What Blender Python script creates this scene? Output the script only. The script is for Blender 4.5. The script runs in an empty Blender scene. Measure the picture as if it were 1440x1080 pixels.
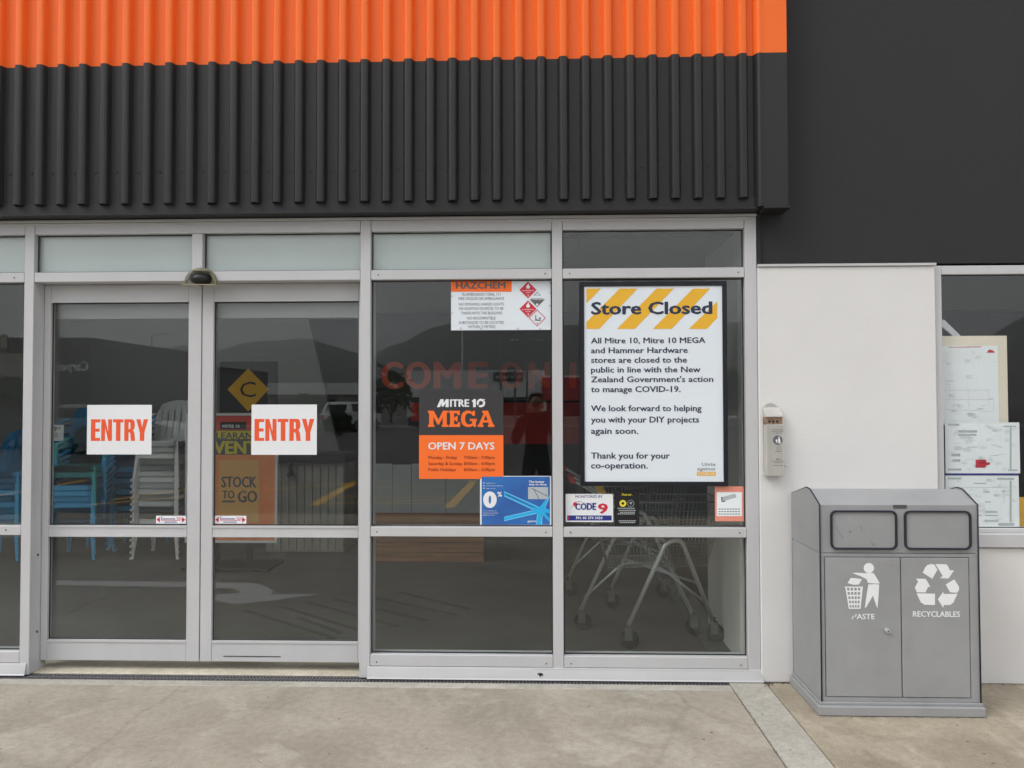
import bpy, bmesh, math, random
from mathutils import Vector, Matrix, Euler
random.seed(7)
PI = math.pi
R = math.radians
scene = bpy.context.scene
col = scene.collection

# ------------------------------------------------------------------ camera, sky, sun, exposure
F = 1080.0
CAM = Vector((0, -4.54, 1.62))
CR = Matrix.Rotation(R(1.8), 3, 'Z') @ Matrix.Rotation(PI / 2 + R(1.4), 3, 'X') @ Matrix.Rotation(R(-0.12), 3, 'Z')
cd = bpy.data.cameras.new('camera')
cam = bpy.data.objects.new('camera', cd)
col.objects.link(cam)
cam.matrix_world = Matrix.Translation(CAM) @ CR.to_4x4()
cd.sensor_width = 36.0
cd.lens = 27.0
cd.clip_start = 0.02
cd.clip_end = 9000
scene.camera = cam

w = bpy.data.worlds.new('World')
scene.world = w
w.use_nodes = True
nt = w.node_tree
nt.nodes.clear()
out = nt.nodes.new('ShaderNodeOutputWorld')
bg = nt.nodes.new('ShaderNodeBackground')
sky = nt.nodes.new('ShaderNodeTexSky')
sky.sky_type = 'NISHITA'
sky.sun_disc = False
SUN_EL, SUN_AZ = 46.0, 236.0      # azimuth of the sun, clockwise from +y
sky.sun_elevation = R(SUN_EL)
sky.sun_rotation = R(SUN_AZ)
sky.air_density = 1.0
sky.dust_density = 6.0
hs = nt.nodes.new('ShaderNodeHueSaturation')
hs.inputs['Saturation'].default_value = 0.15
tc = nt.nodes.new('ShaderNodeTexCoord')
mp = nt.nodes.new('ShaderNodeMapping')
mp.inputs['Scale'].default_value = (1, 1, 3.2)
nz = nt.nodes.new('ShaderNodeTexNoise')
nz.inputs['Scale'].default_value = 2.2
nz.inputs['Detail'].default_value = 7
nz.inputs['Roughness'].default_value = 0.55
rp = nt.nodes.new('ShaderNodeValToRGB')
rp.color_ramp.elements[0].position = 0.3
rp.color_ramp.elements[0].color = (8.2, 8.4, 8.9, 1)
rp.color_ramp.elements[1].position = 0.72
rp.color_ramp.elements[1].color = (12.4, 12.4, 12.5, 1)
mx = nt.nodes.new('ShaderNodeMix')
mx.data_type = 'RGBA'
mx.inputs[0].default_value = 0.75
bg.inputs['Strength'].default_value = 0.1
L = nt.links.new
L(sky.outputs[0], hs.inputs['Color'])
L(tc.outputs['Generated'], mp.inputs[0])
L(mp.outputs[0], nz.inputs['Vector'])
L(nz.outputs[0], rp.inputs[0])
L(hs.outputs[0], mx.inputs[6])
L(rp.outputs[0], mx.inputs[7])
L(mx.outputs[2], bg.inputs['Color'])
L(bg.outputs[0], out.inputs[0])

sd = bpy.data.lights.new('sun', 'SUN')
sd.energy = 0.9
sd.angle = R(25)
sd.color = (1.0, 0.985, 0.965)
so = bpy.data.objects.new('sun', sd)
col.objects.link(so)
sdir = Vector((math.sin(R(SUN_AZ)) * math.cos(R(SUN_EL)), math.cos(R(SUN_AZ)) * math.cos(R(SUN_EL)), math.sin(R(SUN_EL))))
so.rotation_euler = sdir.to_track_quat('Z', 'Y').to_euler()

scene.view_settings.view_transform = 'Standard'
scene.view_settings.look = 'None'
scene.view_settings.gamma = 1
scene.view_settings.use_curve_mapping = False
scene.view_settings.exposure = 0.85
scene.cycles.max_bounces = 7
scene.cycles.diffuse_bounces = 3
scene.cycles.glossy_bounces = 4
scene.cycles.transparent_max_bounces = 14
scene.cycles.use_denoising = True
scene.cycles.sample_clamp_indirect = 6


# ------------------------------------------------------------------ helpers
def at(u, v, Y):
    """world point on the plane y = Y for a point measured on the photograph"""
    d = CR @ Vector(((u - 720) / F, -(v - 540) / F, -1))
    return CAM + d * ((Y - CAM.y) / d.y)


def gnd(u, v, z=0.0):
    d = CR @ Vector(((u - 720) / F, -(v - 540) / F, -1))
    return CAM + d * ((z - CAM.z) / d.z)


def mir(u, v, Y, m=0.04):
    """a thing seen reflected in the glass: its real place, in front of the shop"""
    p = at(u, v, Y)
    return Vector((p.x, 2 * m - p.y, p.z))


def mgnd(u, v, m=0.04):
    p = gnd(u, v)
    return Vector((p.x, 2 * m - p.y, 0))


def mat(name, c, rough=0.6, metal=0.0, spec=0.35, noise=0.0, nscale=8.0, bump=0.0, bscale=60.0, c2=None, coat=0.0, stretch=None):
    m = bpy.data.materials.new(name)
    m.use_nodes = True
    n = m.node_tree
    b = n.nodes['Principled BSDF']
    b.inputs['Base Color'].default_value = (*c, 1)
    b.inputs['Roughness'].default_value = rough
    b.inputs['Metallic'].default_value = metal
    b.inputs['Specular IOR Level'].default_value = spec
    b.inputs['Coat Weight'].default_value = coat
    if noise or bump:
        tc = n.nodes.new('ShaderNodeTexCoord')
        mpn = n.nodes.new('ShaderNodeMapping')
        if stretch:
            mpn.inputs['Scale'].default_value = stretch
        n.links.new(tc.outputs['Object'], mpn.inputs[0])
    if noise:
        nz = n.nodes.new('ShaderNodeTexNoise')
        nz.inputs['Scale'].default_value = nscale
        nz.inputs['Detail'].default_value = 8
        nz.inputs['Roughness'].default_value = 0.65
        n.links.new(mpn.outputs[0], nz.inputs['Vector'])
        rp = n.nodes.new('ShaderNodeValToRGB')
        rp.color_ramp.elements[0].position = 0.3
        rp.color_ramp.elements[1].position = 0.7
        d = c2 if c2 else tuple(x * (1 - noise) for x in c)
        rp.color_ramp.elements[0].color = (*d, 1)
        rp.color_ramp.elements[1].color = (*(c if c2 else tuple(min(1, x * (1 + noise)) for x in c)), 1)
        n.links.new(nz.outputs[0], rp.inputs[0])
        n.links.new(rp.outputs[0], b.inputs['Base Color'])
        mr = n.nodes.new('ShaderNodeMapRange')
        mr.inputs[3].default_value = max(0.02, rough - 0.08)
        mr.inputs[4].default_value = min(1, rough + 0.08)
        n.links.new(nz.outputs[0], mr.inputs[0])
        n.links.new(mr.outputs[0], b.inputs['Roughness'])
    if bump:
        n2 = n.nodes.new('ShaderNodeTexNoise')
        n2.inputs['Scale'].default_value = bscale
        n2.inputs['Detail'].default_value = 4
        n.links.new(mpn.outputs[0], n2.inputs['Vector'])
        bp = n.nodes.new('ShaderNodeBump')
        bp.inputs['Strength'].default_value = bump
        bp.inputs['Distance'].default_value = 0.01
        n.links.new(n2.outputs[0], bp.inputs['Height'])
        n.links.new(bp.outputs[0], b.inputs['Normal'])
    return m


def glass_mat(name, tint, f0=0.04, wav=0.0):
    m = bpy.data.materials.new(name)
    m.use_nodes = True
    n = m.node_tree
    n.nodes.clear()
    o = n.nodes.new('ShaderNodeOutputMaterial')
    t = n.nodes.new('ShaderNodeBsdfTransparent')
    t.inputs[0].default_value = (*tint, 1)
    g = n.nodes.new('ShaderNodeBsdfGlossy')
    g.inputs['Roughness'].default_value = 0.0
    g.inputs['Color'].default_value = (1, 1, 1, 1)
    geo = n.nodes.new('ShaderNodeNewGeometry')
    dt = n.nodes.new('ShaderNodeVectorMath')
    dt.operation = 'DOT_PRODUCT'
    n.links.new(geo.outputs['Incoming'], dt.inputs[0])
    n.links.new(geo.outputs['Normal'], dt.inputs[1])

    def mth(op, a, b=None, c=None):
        q = n.nodes.new('ShaderNodeMath')
        q.operation = op
        for i, x in enumerate((a, b, c)):
            if x is None:
                continue
            if isinstance(x, (int, float)):
                q.inputs[i].default_value = x
            else:
                n.links.new(x, q.inputs[i])
        return q.outputs[0]
    ab = mth('ABSOLUTE', dt.outputs['Value'])
    k = mth('SUBTRACT', 1.0, ab)
    k5 = mth('POWER', k, 5.0)
    f = mth('MULTIPLY_ADD', k5, 1 - f0, f0)
    mix = n.nodes.new('ShaderNodeMixShader')
    n.links.new(f, mix.inputs[0])
    n.links.new(t.outputs[0], mix.inputs[1])
    n.links.new(g.outputs[0], mix.inputs[2])
    n.links.new(mix.outputs[0], o.inputs[0])
    if wav:
        tcn = n.nodes.new('ShaderNodeTexCoord')
        nn = n.nodes.new('ShaderNodeTexNoise')
        nn.inputs['Scale'].default_value = 1.3
        nn.inputs['Detail'].default_value = 0
        n.links.new(tcn.outputs['Object'], nn.inputs['Vector'])
        bp = n.nodes.new('ShaderNodeBump')
        bp.inputs['Strength'].default_value = wav
        bp.inputs['Distance'].default_value = 0.001
        n.links.new(nn.outputs[0], bp.inputs['Height'])
        n.links.new(bp.outputs[0], g.inputs['Normal'])
    return m


def link(name, bm, m=None, parent=None, smooth=False, loc=None):
    me = bpy.data.meshes.new(name)
    bm.to_mesh(me)
    bm.free()
    o = bpy.data.objects.new(name, me)
    col.objects.link(o)
    if m is not None:
        for mm in (m if isinstance(m, (list, tuple)) else [m]):
            me.materials.append(mm)
    if smooth:
        for p in me.polygons:
            p.use_smooth = True
    if parent:
        o.parent = parent
    if loc:
        o.location = loc
    return o


def tag(o, label=None, cat=None, group=None, kind=None):
    if label: o['label'] = label
    if cat: o['category'] = cat
    if group: o['group'] = group
    if kind: o['kind'] = kind
    return o


def thing(name, label, cat, loc=(0, 0, 0), rz=0.0, group=None):
    o = bpy.data.objects.new(name, None)
    o.empty_display_size = 0.1
    col.objects.link(o)
    o.location = loc
    o.rotation_euler = (0, 0, rz)
    return tag(o, label, cat, group)


def copy_tree(o, parent=None):
    c = o.copy()
    col.objects.link(c)
    if parent is not None:
        c.parent = parent
    for ch in list(o.children):
        copy_tree(ch, c)
    return c


def B(x0, x1, y0, y1, z0, z1, bm=None, bev=0.0):
    """a box between limits, edges bevelled"""
    own = bm is None or bev > 0
    b = bmesh.new() if own else bm
    vs = [b.verts.new((x, y, z)) for x in (x0, x1) for y in (y0, y1) for z in (z0, z1)]
    for f in ((0, 1, 3, 2), (4, 6, 7, 5), (0, 4, 5, 1), (2, 3, 7, 6), (0, 2, 6, 4), (1, 5, 7, 3)):
        b.faces.new([vs[i] for i in f])
    bmesh.ops.recalc_face_normals(b, faces=b.faces[:])
    if bev > 0:
        bmesh.ops.bevel(b, geom=b.edges[:], offset=bev, segments=1, affect='EDGES')
    if bm is not None and bev > 0:
        me = bpy.data.meshes.new('t')
        b.to_mesh(me)
        b.free()
        bm.from_mesh(me)
        bpy.data.meshes.remove(me)
        return bm
    return b


def tube(pts, r, bm=None, n=8, r1=None, closed=False):
    """a round bar along a path"""
    b = bm if bm is not None else bmesh.new()
    pts = [Vector(p) for p in pts]
    rings = []
    N = len(pts)
    up = None
    for i, p in enumerate(pts):
        if closed:
            t = (pts[(i + 1) % N] - pts[i - 1]).normalized()
        else:
            t = (pts[min(i + 1, N - 1)] - pts[max(i - 1, 0)]).normalized()
        if up is None:
            up = Vector((0, 0, 1)) if abs(t.z) < 0.9 else Vector((0, 1, 0))
        a = t.cross(up)
        if a.length < 1e-4:
            a = t.cross(Vector((1, 0, 0)))
        a.normalize()
        c = a.cross(t).normalized()
        up = c
        rr = r if r1 is None else r + (r1 - r) * i / (N - 1)
        rings.append([b.verts.new(p + (a * math.cos(2 * PI * k / n) + c * math.sin(2 * PI * k / n)) * rr) for k in range(n)])
    M = N if closed else N - 1
    for i in range(M):
        A, C = rings[i], rings[(i + 1) % N]
        for k in range(n):
            f = b.faces.new((A[k], A[(k + 1) % n], C[(k + 1) % n], C[k]))
            f.smooth = True
    if not closed:
        b.faces.new(rings[0][::-1])
        b.faces.new(rings[-1])
    return b


def rounded(pts, rad, seg=5):
    """round the inner corners of a polyline"""
    pts = [Vector(p) for p in pts]
    o = [pts[0]]
    for i in range(1, len(pts) - 1):
        p, a, c = pts[i], pts[i - 1], pts[i + 1]
        da, dc = (a - p), (c - p)
        r = min(rad, da.length * 0.45, dc.length * 0.45)
        s, e = p + da.normalized() * r, p + dc.normalized() * r
        for k in range(seg + 1):
            t = k / seg
            o.append(s.lerp(p, t).lerp(p.lerp(e, t), t))
    o.append(pts[-1])
    return o


def prism(loop, y0, y1, bm=None):
    """a closed (x, z) outline pushed from y0 to y1"""
    b = bm if bm is not None else bmesh.new()
    A = [b.verts.new((x, y0, z)) for x, z in loop]
    C = [b.verts.new((x, y1, z)) for x, z in loop]
    n = len(loop)
    fs = [b.faces.new(A), b.faces.new(C[::-1])]
    for i in range(n):
        fs.append(b.faces.new((A[i], C[i], C[(i + 1) % n], A[(i + 1) % n])))
    bmesh.ops.recalc_face_normals(b, faces=fs)
    return b


def prismx(loop, x0, x1, bm=None):
    """a closed (y, z) outline pushed from x0 to x1"""
    b = bm if bm is not None else bmesh.new()
    A = [b.verts.new((x0, y, z)) for y, z in loop]
    C = [b.verts.new((x1, y, z)) for y, z in loop]
    n = len(loop)
    fs = [b.faces.new(A), b.faces.new(C[::-1])]
    for i in range(n):
        fs.append(b.faces.new((A[i], C[i], C[(i + 1) % n], A[(i + 1) % n])))
    bmesh.ops.recalc_face_normals(b, faces=fs)
    return b


def rrect(x0, x1, z0, z1, r, seg=5):
    o = []
    for cx, cz, a0 in ((x1 - r, z1 - r, 0), (x0 + r, z1 - r, 90), (x0 + r, z0 + r, 180), (x1 - r, z0 + r, 270)):
        for k in range(seg + 1):
            a = R(a0 + 90 * k / seg)
            o.append((cx + r * math.cos(a), cz + r * math.sin(a)))
    return o


def circle(cx, cz, r, n=24):
    return [(cx + r * math.cos(2 * PI * k / n), cz + r * math.sin(2 * PI * k / n)) for k in range(n)]


def me_from_curve(cu):
    o = bpy.data.objects.new('tmp', cu)
    col.objects.link(o)
    dg = bpy.context.evaluated_depsgraph_get()
    dg.update()
    me = bpy.data.meshes.new_from_object(o.evaluated_get(dg))
    bpy.data.objects.remove(o)
    return me


def flat(loops, y, bm=None):
    """filled flat print; loops are (x, z) outlines, nested ones are holes"""
    cu = bpy.data.curves.new('c', 'CURVE')
    cu.dimensions = '2D'
    cu.fill_mode = 'BOTH'
    for lp in loops:
        s = cu.splines.new('POLY')
        s.points.add(len(lp) - 1)
        for p, (x, z) in zip(s.points, lp):
            p.co = (x, z, 0, 1)
        s.use_cyclic_u = True
    me = me_from_curve(cu)
    bpy.data.curves.remove(cu)
    b = bm if bm is not None else bmesh.new()
    add_flat(b, me, y)
    return b


def add_flat(b, me, y, sx=1, sz=1, ox=0, oz=0, shear=0):
    vs = [b.verts.new((v.co.x * sx + ox + shear * v.co.y * sz, y - 0.0, v.co.y * sz + oz)) for v in me.vertices]
    for p in me.polygons:
        try:
            f = b.faces.new([vs[i] for i in p.vertices])
            f.normal_update()
            if f.normal.y > 0:
                f.normal_flip()
        except ValueError:
            pass
    bpy.data.meshes.remove(me)


CAPH = []


def txt(b, s, x0, x1, zb, cap, y, bold=0.0, shear=0.0, res=2):
    """one line of print fitted between x0 and x1, on baseline zb with cap height cap; bold thickens the strokes"""
    def mk(t):
        cu = bpy.data.curves.new('t', 'FONT')
        cu.body = t
        cu.resolution_u = res
        cu.fill_mode = 'BOTH'
        me = me_from_curve(cu)
        bpy.data.curves.remove(cu)
        return me
    if not CAPH:
        hm = mk('H')
        ys = [v.co.y for v in hm.vertices]
        CAPH.extend([max(ys) - min(ys), min(ys)])
        bpy.data.meshes.remove(hm)
    h, base = CAPH
    me = mk(s)
    xs = [v.co.x for v in me.vertices]
    a, c = min(xs), max(xs)
    e = bold * cap * 1.25
    sx = (x1 - x0 - 2 * e) / (c - a)
    sz = (cap - e) / h
    offs = [(0, 0)] if bold == 0 else [(-e, 0), (e, 0), (0, e * .5), (0, -e * .5)] if bold < 0.025 else [(-e, 0), (-e * .4, e * .4), (0, -e * .5), (e * .4, e * .4), (e, 0), (0, e * .5)]
    for k, (dx, dz) in enumerate(offs):
        add_flat(b, me.copy(), y - 0.00006 * k, sx, sz, x0 + e - a * sx + dx, zb + e * .5 - base * sz + dz, shear)
    bpy.data.meshes.remove(me)
    return b


def arc(cx, cz, r, a0, a1, n=14):
    return [(cx + r * math.cos(R(a0 + (a1 - a0) * k / n)), cz + r * math.sin(R(a0 + (a1 - a0) * k / n))) for k in range(n + 1)]


# ------------------------------------------------------------------ materials
M = {}
M['alu'] = mat('powder_coated_aluminium', (0.50, 0.50, 0.505), 0.42, 0.0, 0.5, noise=0.045, nscale=3.0, stretch=(1, 1, 0.4))
M['alu_dark'] = mat('anodised_aluminium', (0.33, 0.33, 0.33), 0.45, 0.2)
M['rubber'] = mat('black_rubber', (0.02, 0.02, 0.022), 0.7)
M['glass'] = glass_mat('tinted_window_glass', (0.93, 0.95, 0.94), 0.046, wav=0.0)
M['clad'] = mat('charcoal_steel', (0.0160, 0.0160, 0.0164), 0.5, noise=0.10, nscale=2.5, stretch=(1, 1, 0.25))
M['clad_orange'] = mat('orange_steel', (0.84, 0.140, 0.012), 0.55, noise=0.04, nscale=2.0, stretch=(1, 1, 0.25))
M['darkwall'] = mat('charcoal_plaster', (0.021, 0.022, 0.023), 0.75, noise=0.10, nscale=1.6, bump=0.25, bscale=90)
M['whitewall'] = mat('white_plaster', (0.66, 0.65, 0.635), 0.72, noise=0.035, nscale=1.7, bump=0.10, bscale=70)
M['white'] = mat('white_vinyl', (0.76, 0.77, 0.78), 0.45)
M['paper'] = mat('white_paper', (0.70, 0.75, 0.79), 0.5)
M['offpaper'] = mat('plan_paper', (0.78, 0.83, 0.84), 0.7)
M['cream'] = mat('cream_board', (0.74, 0.68, 0.56), 0.7)
M['orange'] = mat('orange_print', (0.90, 0.16, 0.022), 0.5)
M['orange2'] = mat('entry_orange', (0.80, 0.10, 0.03), 0.5)
M['charcoal_print'] = mat('charcoal_print', (0.038, 0.036, 0.038), 0.5)
M['ink'] = mat('navy_ink', (0.022, 0.034, 0.065), 0.6)
M['black'] = mat('black_plastic', (0.012, 0.012, 0.013), 0.4)
M['bezel'] = mat('black_frame', (0.010, 0.011, 0.016), 0.35)
M['yellow'] = mat('yellow_print', (0.76, 0.42, 0.03), 0.5)
M['brightyellow'] = mat('bright_yellow_print', (0.75, 0.62, 0.05), 0.5)
M['red'] = mat('red_print', (0.55, 0.025, 0.05), 0.5)
M['pinkred'] = mat('faded_red_print', (0.75, 0.28, 0.20), 0.5)
M['maroon'] = mat('maroon_print', (0.16, 0.02, 0.01), 0.5)
M['greyprint'] = mat('grey_print', (0.12, 0.12, 0.13), 0.6)
M['palegrey'] = mat('pale_grey_print', (0.42, 0.46, 0.47), 0.6)
M['tape'] = mat('worn_tape', (0.52, 0.54, 0.52), 0.5)
M['navy'] = mat('navy_print', (0.02, 0.03, 0.22), 0.5)
M['blue'] = mat('blue_print', (0.03, 0.17, 0.48), 0.45, noise=0.3, nscale=4, c2=(0.03, 0.09, 0.32))
M['cyan'] = mat('cyan_print', (0.02, 0.40, 0.75), 0.45)
M['lightcyan'] = mat('light_cyan_print', (0.22, 0.62, 0.85), 0.45)
M['binplastic'] = mat('grey_bin_panel', (0.283, 0.287, 0.290), 0.5, noise=0.09, nscale=3.0, bump=0.06, bscale=150)
M['scuff'] = mat('scuffed_paint', (0.20, 0.20, 0.20), 0.6)
M['bindark'] = mat('bin_gasket', (0.018, 0.02, 0.032), 0.55)
M['steel'] = mat('stainless_steel', (0.66, 0.65, 0.60), 0.30, 0.75, noise=0.12, nscale=9, stretch=(1, 1, 0.2))
M['chrome'] = mat('zinc_tube', (0.58, 0.59, 0.59), 0.30, 0.6)
M['wire'] = mat('dull_wire', (0.26, 0.27, 0.27), 0.4, 0.5)
M['castor'] = mat('grey_castor', (0.10, 0.10, 0.10), 0.6)
M['olive'] = mat('yellowed_plastic', (0.42, 0.39, 0.27), 0.5, noise=0.25, nscale=22)
M['drain'] = mat('drain_grate', (0.13, 0.125, 0.13), 0.6)
M['drainbed'] = mat('drain_channel', (0.006, 0.006, 0.006), 0.9)
M['chairblue'] = mat('blue_plastic', (0.03, 0.36, 0.66), 0.4)
M['chairteal'] = mat('teal_plastic', (0.015, 0.36, 0.36), 0.4)
M['chairgrey'] = mat('grey_plastic', (0.68, 0.68, 0.67), 0.45)
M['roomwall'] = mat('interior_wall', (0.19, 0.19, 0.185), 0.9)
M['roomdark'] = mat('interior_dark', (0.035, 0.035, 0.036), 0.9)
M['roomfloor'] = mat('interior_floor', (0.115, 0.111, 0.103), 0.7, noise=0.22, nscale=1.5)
M['board'] = mat('painted_board', (0.42, 0.40, 0.36), 0.7, noise=0.12, nscale=3)
M['timber'] = mat('timber', (0.33, 0.155, 0.075), 0.7, noise=0.35, nscale=4, stretch=(0.3, 1, 6))
M['greypanel'] = mat('grey_sheet', (0.40, 0.42, 0.42), 0.7, noise=0.08, nscale=2)
M['redpanel'] = mat('red_panel', (0.42, 0.025, 0.02), 0.6)
M['letterorange'] = mat('orange_letter', (0.60, 0.08, 0.03), 0.55)
M['posterorange'] = mat('poster_orange', (0.95, 0.20, 0.07), 0.5, noise=0.5, nscale=3.0, c2=(0.92, 0.42, 0.16))
M['posterred'] = mat('poster_red', (0.80, 0.12, 0.10), 0.5)
M['kraft'] = mat('poster_kraft', (0.82, 0.45, 0.15), 0.6)
M['frost'] = mat('frosted_panel', (0.56, 0.60, 0.60), 0.30, noise=0.07, nscale=1.2)
M['asphalt'] = mat('asphalt', (0.10, 0.098, 0.095), 0.9, noise=0.25, nscale=0.6, bump=0.3, bscale=80)
M['linewhite'] = mat('white_road_paint', (0.80, 0.80, 0.78), 0.8, noise=0.1, nscale=9)
M['lineyellow'] = mat('yellow_road_paint', (0.85, 0.48, 0.04), 0.8, noise=0.1, nscale=9)
M['kerb'] = mat('kerb_concrete', (0.42, 0.41, 0.38), 0.9, noise=0.1)
M['leaf'] = mat('shrub_leaf', (0.045, 0.065, 0.03), 0.8, noise=0.4, nscale=6)
M['bark'] = mat('bark', (0.10, 0.075, 0.05), 0.9)
M['hill'] = mat('hill_grass', (0.055, 0.06, 0.042), 1.0, noise=0.4, nscale=0.004)
M['farwhite'] = mat('pale_cladding', (0.85, 0.86, 0.85), 0.7)
M['farbeige'] = mat('beige_blockwork', (0.34, 0.32, 0.28), 0.8)
M['farred'] = mat('red_cladding', (0.55, 0.05, 0.04), 0.6)
M['fardark'] = mat('dark_cladding', (0.05, 0.05, 0.05), 0.8)
M['carwhite'] = mat('white_car_paint', (0.75, 0.75, 0.75), 0.3, coat=0.5)
M['carsilver'] = mat('silver_car_paint', (0.30, 0.31, 0.32), 0.3, 0.3, coat=0.5)
M['cardark'] = mat('dark_car_paint', (0.04, 0.045, 0.06), 0.3, coat=0.5)
M['carglass'] = mat('car_window', (0.015, 0.018, 0.02), 0.08)
M['pole'] = mat('galvanised_pole', (0.30, 0.30, 0.30), 0.5, 0.4)
M['skin'] = mat('skin', (0.48, 0.28, 0.20), 0.55)
M['jacket'] = mat('dark_jacket', (0.020, 0.020, 0.024), 0.9)
M['trousers'] = mat('dark_trousers', (0.018, 0.018, 0.02), 0.9)
M['hair'] = mat('grey_hair', (0.40, 0.37, 0.34), 0.8)


def concrete(name, base, dark, warm, seed, cracks=True):
    m = bpy.data.materials.new(name)
    m.use_nodes = True
    n = m.node_tree
    b = n.nodes['Principled BSDF']
    b.inputs['Roughness'].default_value = 0.82
    geo = n.nodes.new('ShaderNodeNewGeometry')
    mpn = n.nodes.new('ShaderNodeMapping')
    mpn.inputs['Location'].default_value = (seed, seed * 0.7, 0)
    n.links.new(geo.outputs['Position'], mpn.inputs[0])

    def noise(scale, detail, rough, dist=0.0):
        q = n.nodes.new('ShaderNodeTexNoise')
        q.inputs['Scale'].default_value = scale
        q.inputs['Detail'].default_value = detail
        q.inputs['Roughness'].default_value = rough
        q.inputs['Distortion'].default_value = dist
        n.links.new(mpn.outputs[0], q.inputs['Vector'])
        return q.outputs[0]

    def ramp(src, p0, p1, c0, c1):
        q = n.nodes.new('ShaderNodeValToRGB')
        q.color_ramp.elements[0].position = p0
        q.color_ramp.elements[1].position = p1
        q.color_ramp.elements[0].color = (*c0, 1)
        q.color_ramp.elements[1].color = (*c1, 1)
        n.links.new(src, q.inputs[0])
        return q.outputs[0]

    def mixc(fac, a, b2, mode='MIX'):
        q = n.nodes.new('ShaderNodeMix')
        q.data_type = 'RGBA'
        q.blend_type = mode
        if isinstance(fac, float):
            q.inputs[0].default_value = fac
        else:
            n.links.new(fac, q.inputs[0])
        for s, v in ((6, a), (7, b2)):
            if isinstance(v, tuple):
                q.inputs[s].default_value = (*v, 1)
            else:
                n.links.new(v, q.inputs[s])
        return q.outputs[2]
    c = ramp(noise(1.5, 6, 0.6, 0.6), 0.35, 0.66, dark, base)
    w2 = ramp(noise(2.6, 7, 0.62, 1.0), 0.50, 0.68, (0, 0, 0), (1, 1, 1))
    c = mixc(w2, c, warm)
    sp = ramp(noise(26, 5, 0.7), 0.34, 0.60, (0.86, 0.86, 0.86), (1.06, 1.06, 1.06))
    c = mixc(1.0, c, sp, 'MULTIPLY')
    fine = ramp(noise(140, 3, 0.6), 0.36, 0.62, (0.86, 0.86, 0.86), (1.07, 1.07, 1.07))
    c = mixc(1.0, c, fine, 'MULTIPLY')
    # dark specks
    vo = n.nodes.new('ShaderNodeTexVoronoi')
    vo.inputs['Scale'].default_value = 5.5
    n.links.new(mpn.outputs[0], vo.inputs['Vector'])
    dk = ramp(vo.outputs['Distance'], 0.028, 0.045, (0.35, 0.3, 0.26), (1, 1, 1))
    c = mixc(1.0, c, dk, 'MULTIPLY')
    if cracks:
        vc = n.nodes.new('ShaderNodeTexVoronoi')
        vc.feature = 'DISTANCE_TO_EDGE'
        vc.inputs['Scale'].default_value = 0.26
        wob = n.nodes.new('ShaderNodeMixRGB')
        wob.inputs[0].default_value = 0.11
        nn = n.nodes.new('ShaderNodeTexNoise')
        nn.inputs['Scale'].default_value = 3.0
        nn.inputs['Detail'].default_value = 6
        n.links.new(mpn.outputs[0], nn.inputs['Vector'])
        n.links.new(mpn.outputs[0], wob.inputs[1])
        n.links.new(nn.outputs['Color'], wob.inputs[2])
        n.links.new(wob.outputs[0], vc.inputs['Vector'])
        ck = ramp(vc.outputs['Distance'], 0.0006, 0.0022, (0.70, 0.68, 0.66), (1, 1, 1))
        c = mixc(0.45, c, mixc(1.0, c, ck, 'MULTIPLY'))
    n.links.new(c, b.inputs['Base Color'])
    bp = n.nodes.new('ShaderNodeBump')
    bp.inputs['Strength'].default_value = 0.35
    bp.inputs['Distance'].default_value = 0.004
    n.links.new(noise(45, 6, 0.7), bp.inputs['Height'])
    n.links.new(bp.outputs[0], b.inputs['Normal'])
    return m


M['conc1'] = concrete('brown_concrete', (0.372, 0.335, 0.270), (0.285, 0.255, 0.205), (0.405, 0.372, 0.305), 3.0)
M['conc2'] = concrete('smooth_grey_concrete', (0.43, 0.41, 0.355), (0.34, 0.32, 0.275), (0.47, 0.445, 0.39), 11.0, False)
M['conc3'] = concrete('tan_concrete', (0.375, 0.322, 0.24), (0.235, 0.20, 0.15), (0.43, 0.375, 0.29), 27.0)
M['conc4'] = concrete('pale_threshold_concrete', (0.56, 0.51, 0.40), (0.46, 0.42, 0.33), (0.60, 0.55, 0.44), 41.0, False)

# ------------------------------------------------------------------ ground
b = B(-4800, 4800, -3000, 60, -0.35, -0.156)
tag(link('ground', b, M['asphalt']), kind='structure')
b = B(-120, 120, -140, -6.42, -0.15, -0.01)
tag(link('car_park', b, M['asphalt']), kind='structure')

# the concrete apron, slab by slab with recessed joints (the drain slot is left open)
pav = thing('pavement', None, None)
tag(pav, kind='structure')
DR0, DR1 = -0.060, 0.042


def slab(x0, x1, y0, y1, m, z=0.0):
    return link('concrete_slab', B(x0, x1, y0, y1, -0.15, z, bev=0.004), m, pav)


xs = [-12.0, -6.6, -3.62, 1.108]
for i in range(3):
    for (y0, y1) in ((-6.4, -3.4), (-3.392, -0.145)):
        slab(xs[i] + 0.004, xs[i + 1] - 0.004, y0, y1, M['conc1'])
slab(-12.0, 1.108, -0.140, DR0 - 0.002, M['conc2'], -0.001)      # edging beside the drain
slab(1.112, 1.322, -6.4, -0.012, M['conc2'], -0.002)             # pale strip
slab(1.327, 4.4, -3.392, 0.35, M['conc3'], -0.001)
slab(1.327, 4.4, -6.4, -3.4, M['conc3'], -0.001)
slab(4.408, 12, -6.4, 0.35, M['conc3'])
slab(-12.0, -0.99, DR1 + 0.002, 0.30, M['conc4'], 0.0)           # threshold behind the drain
slab(-0.988, 1.322, 0.046, 0.30, M['conc4'], -0.02)

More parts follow.
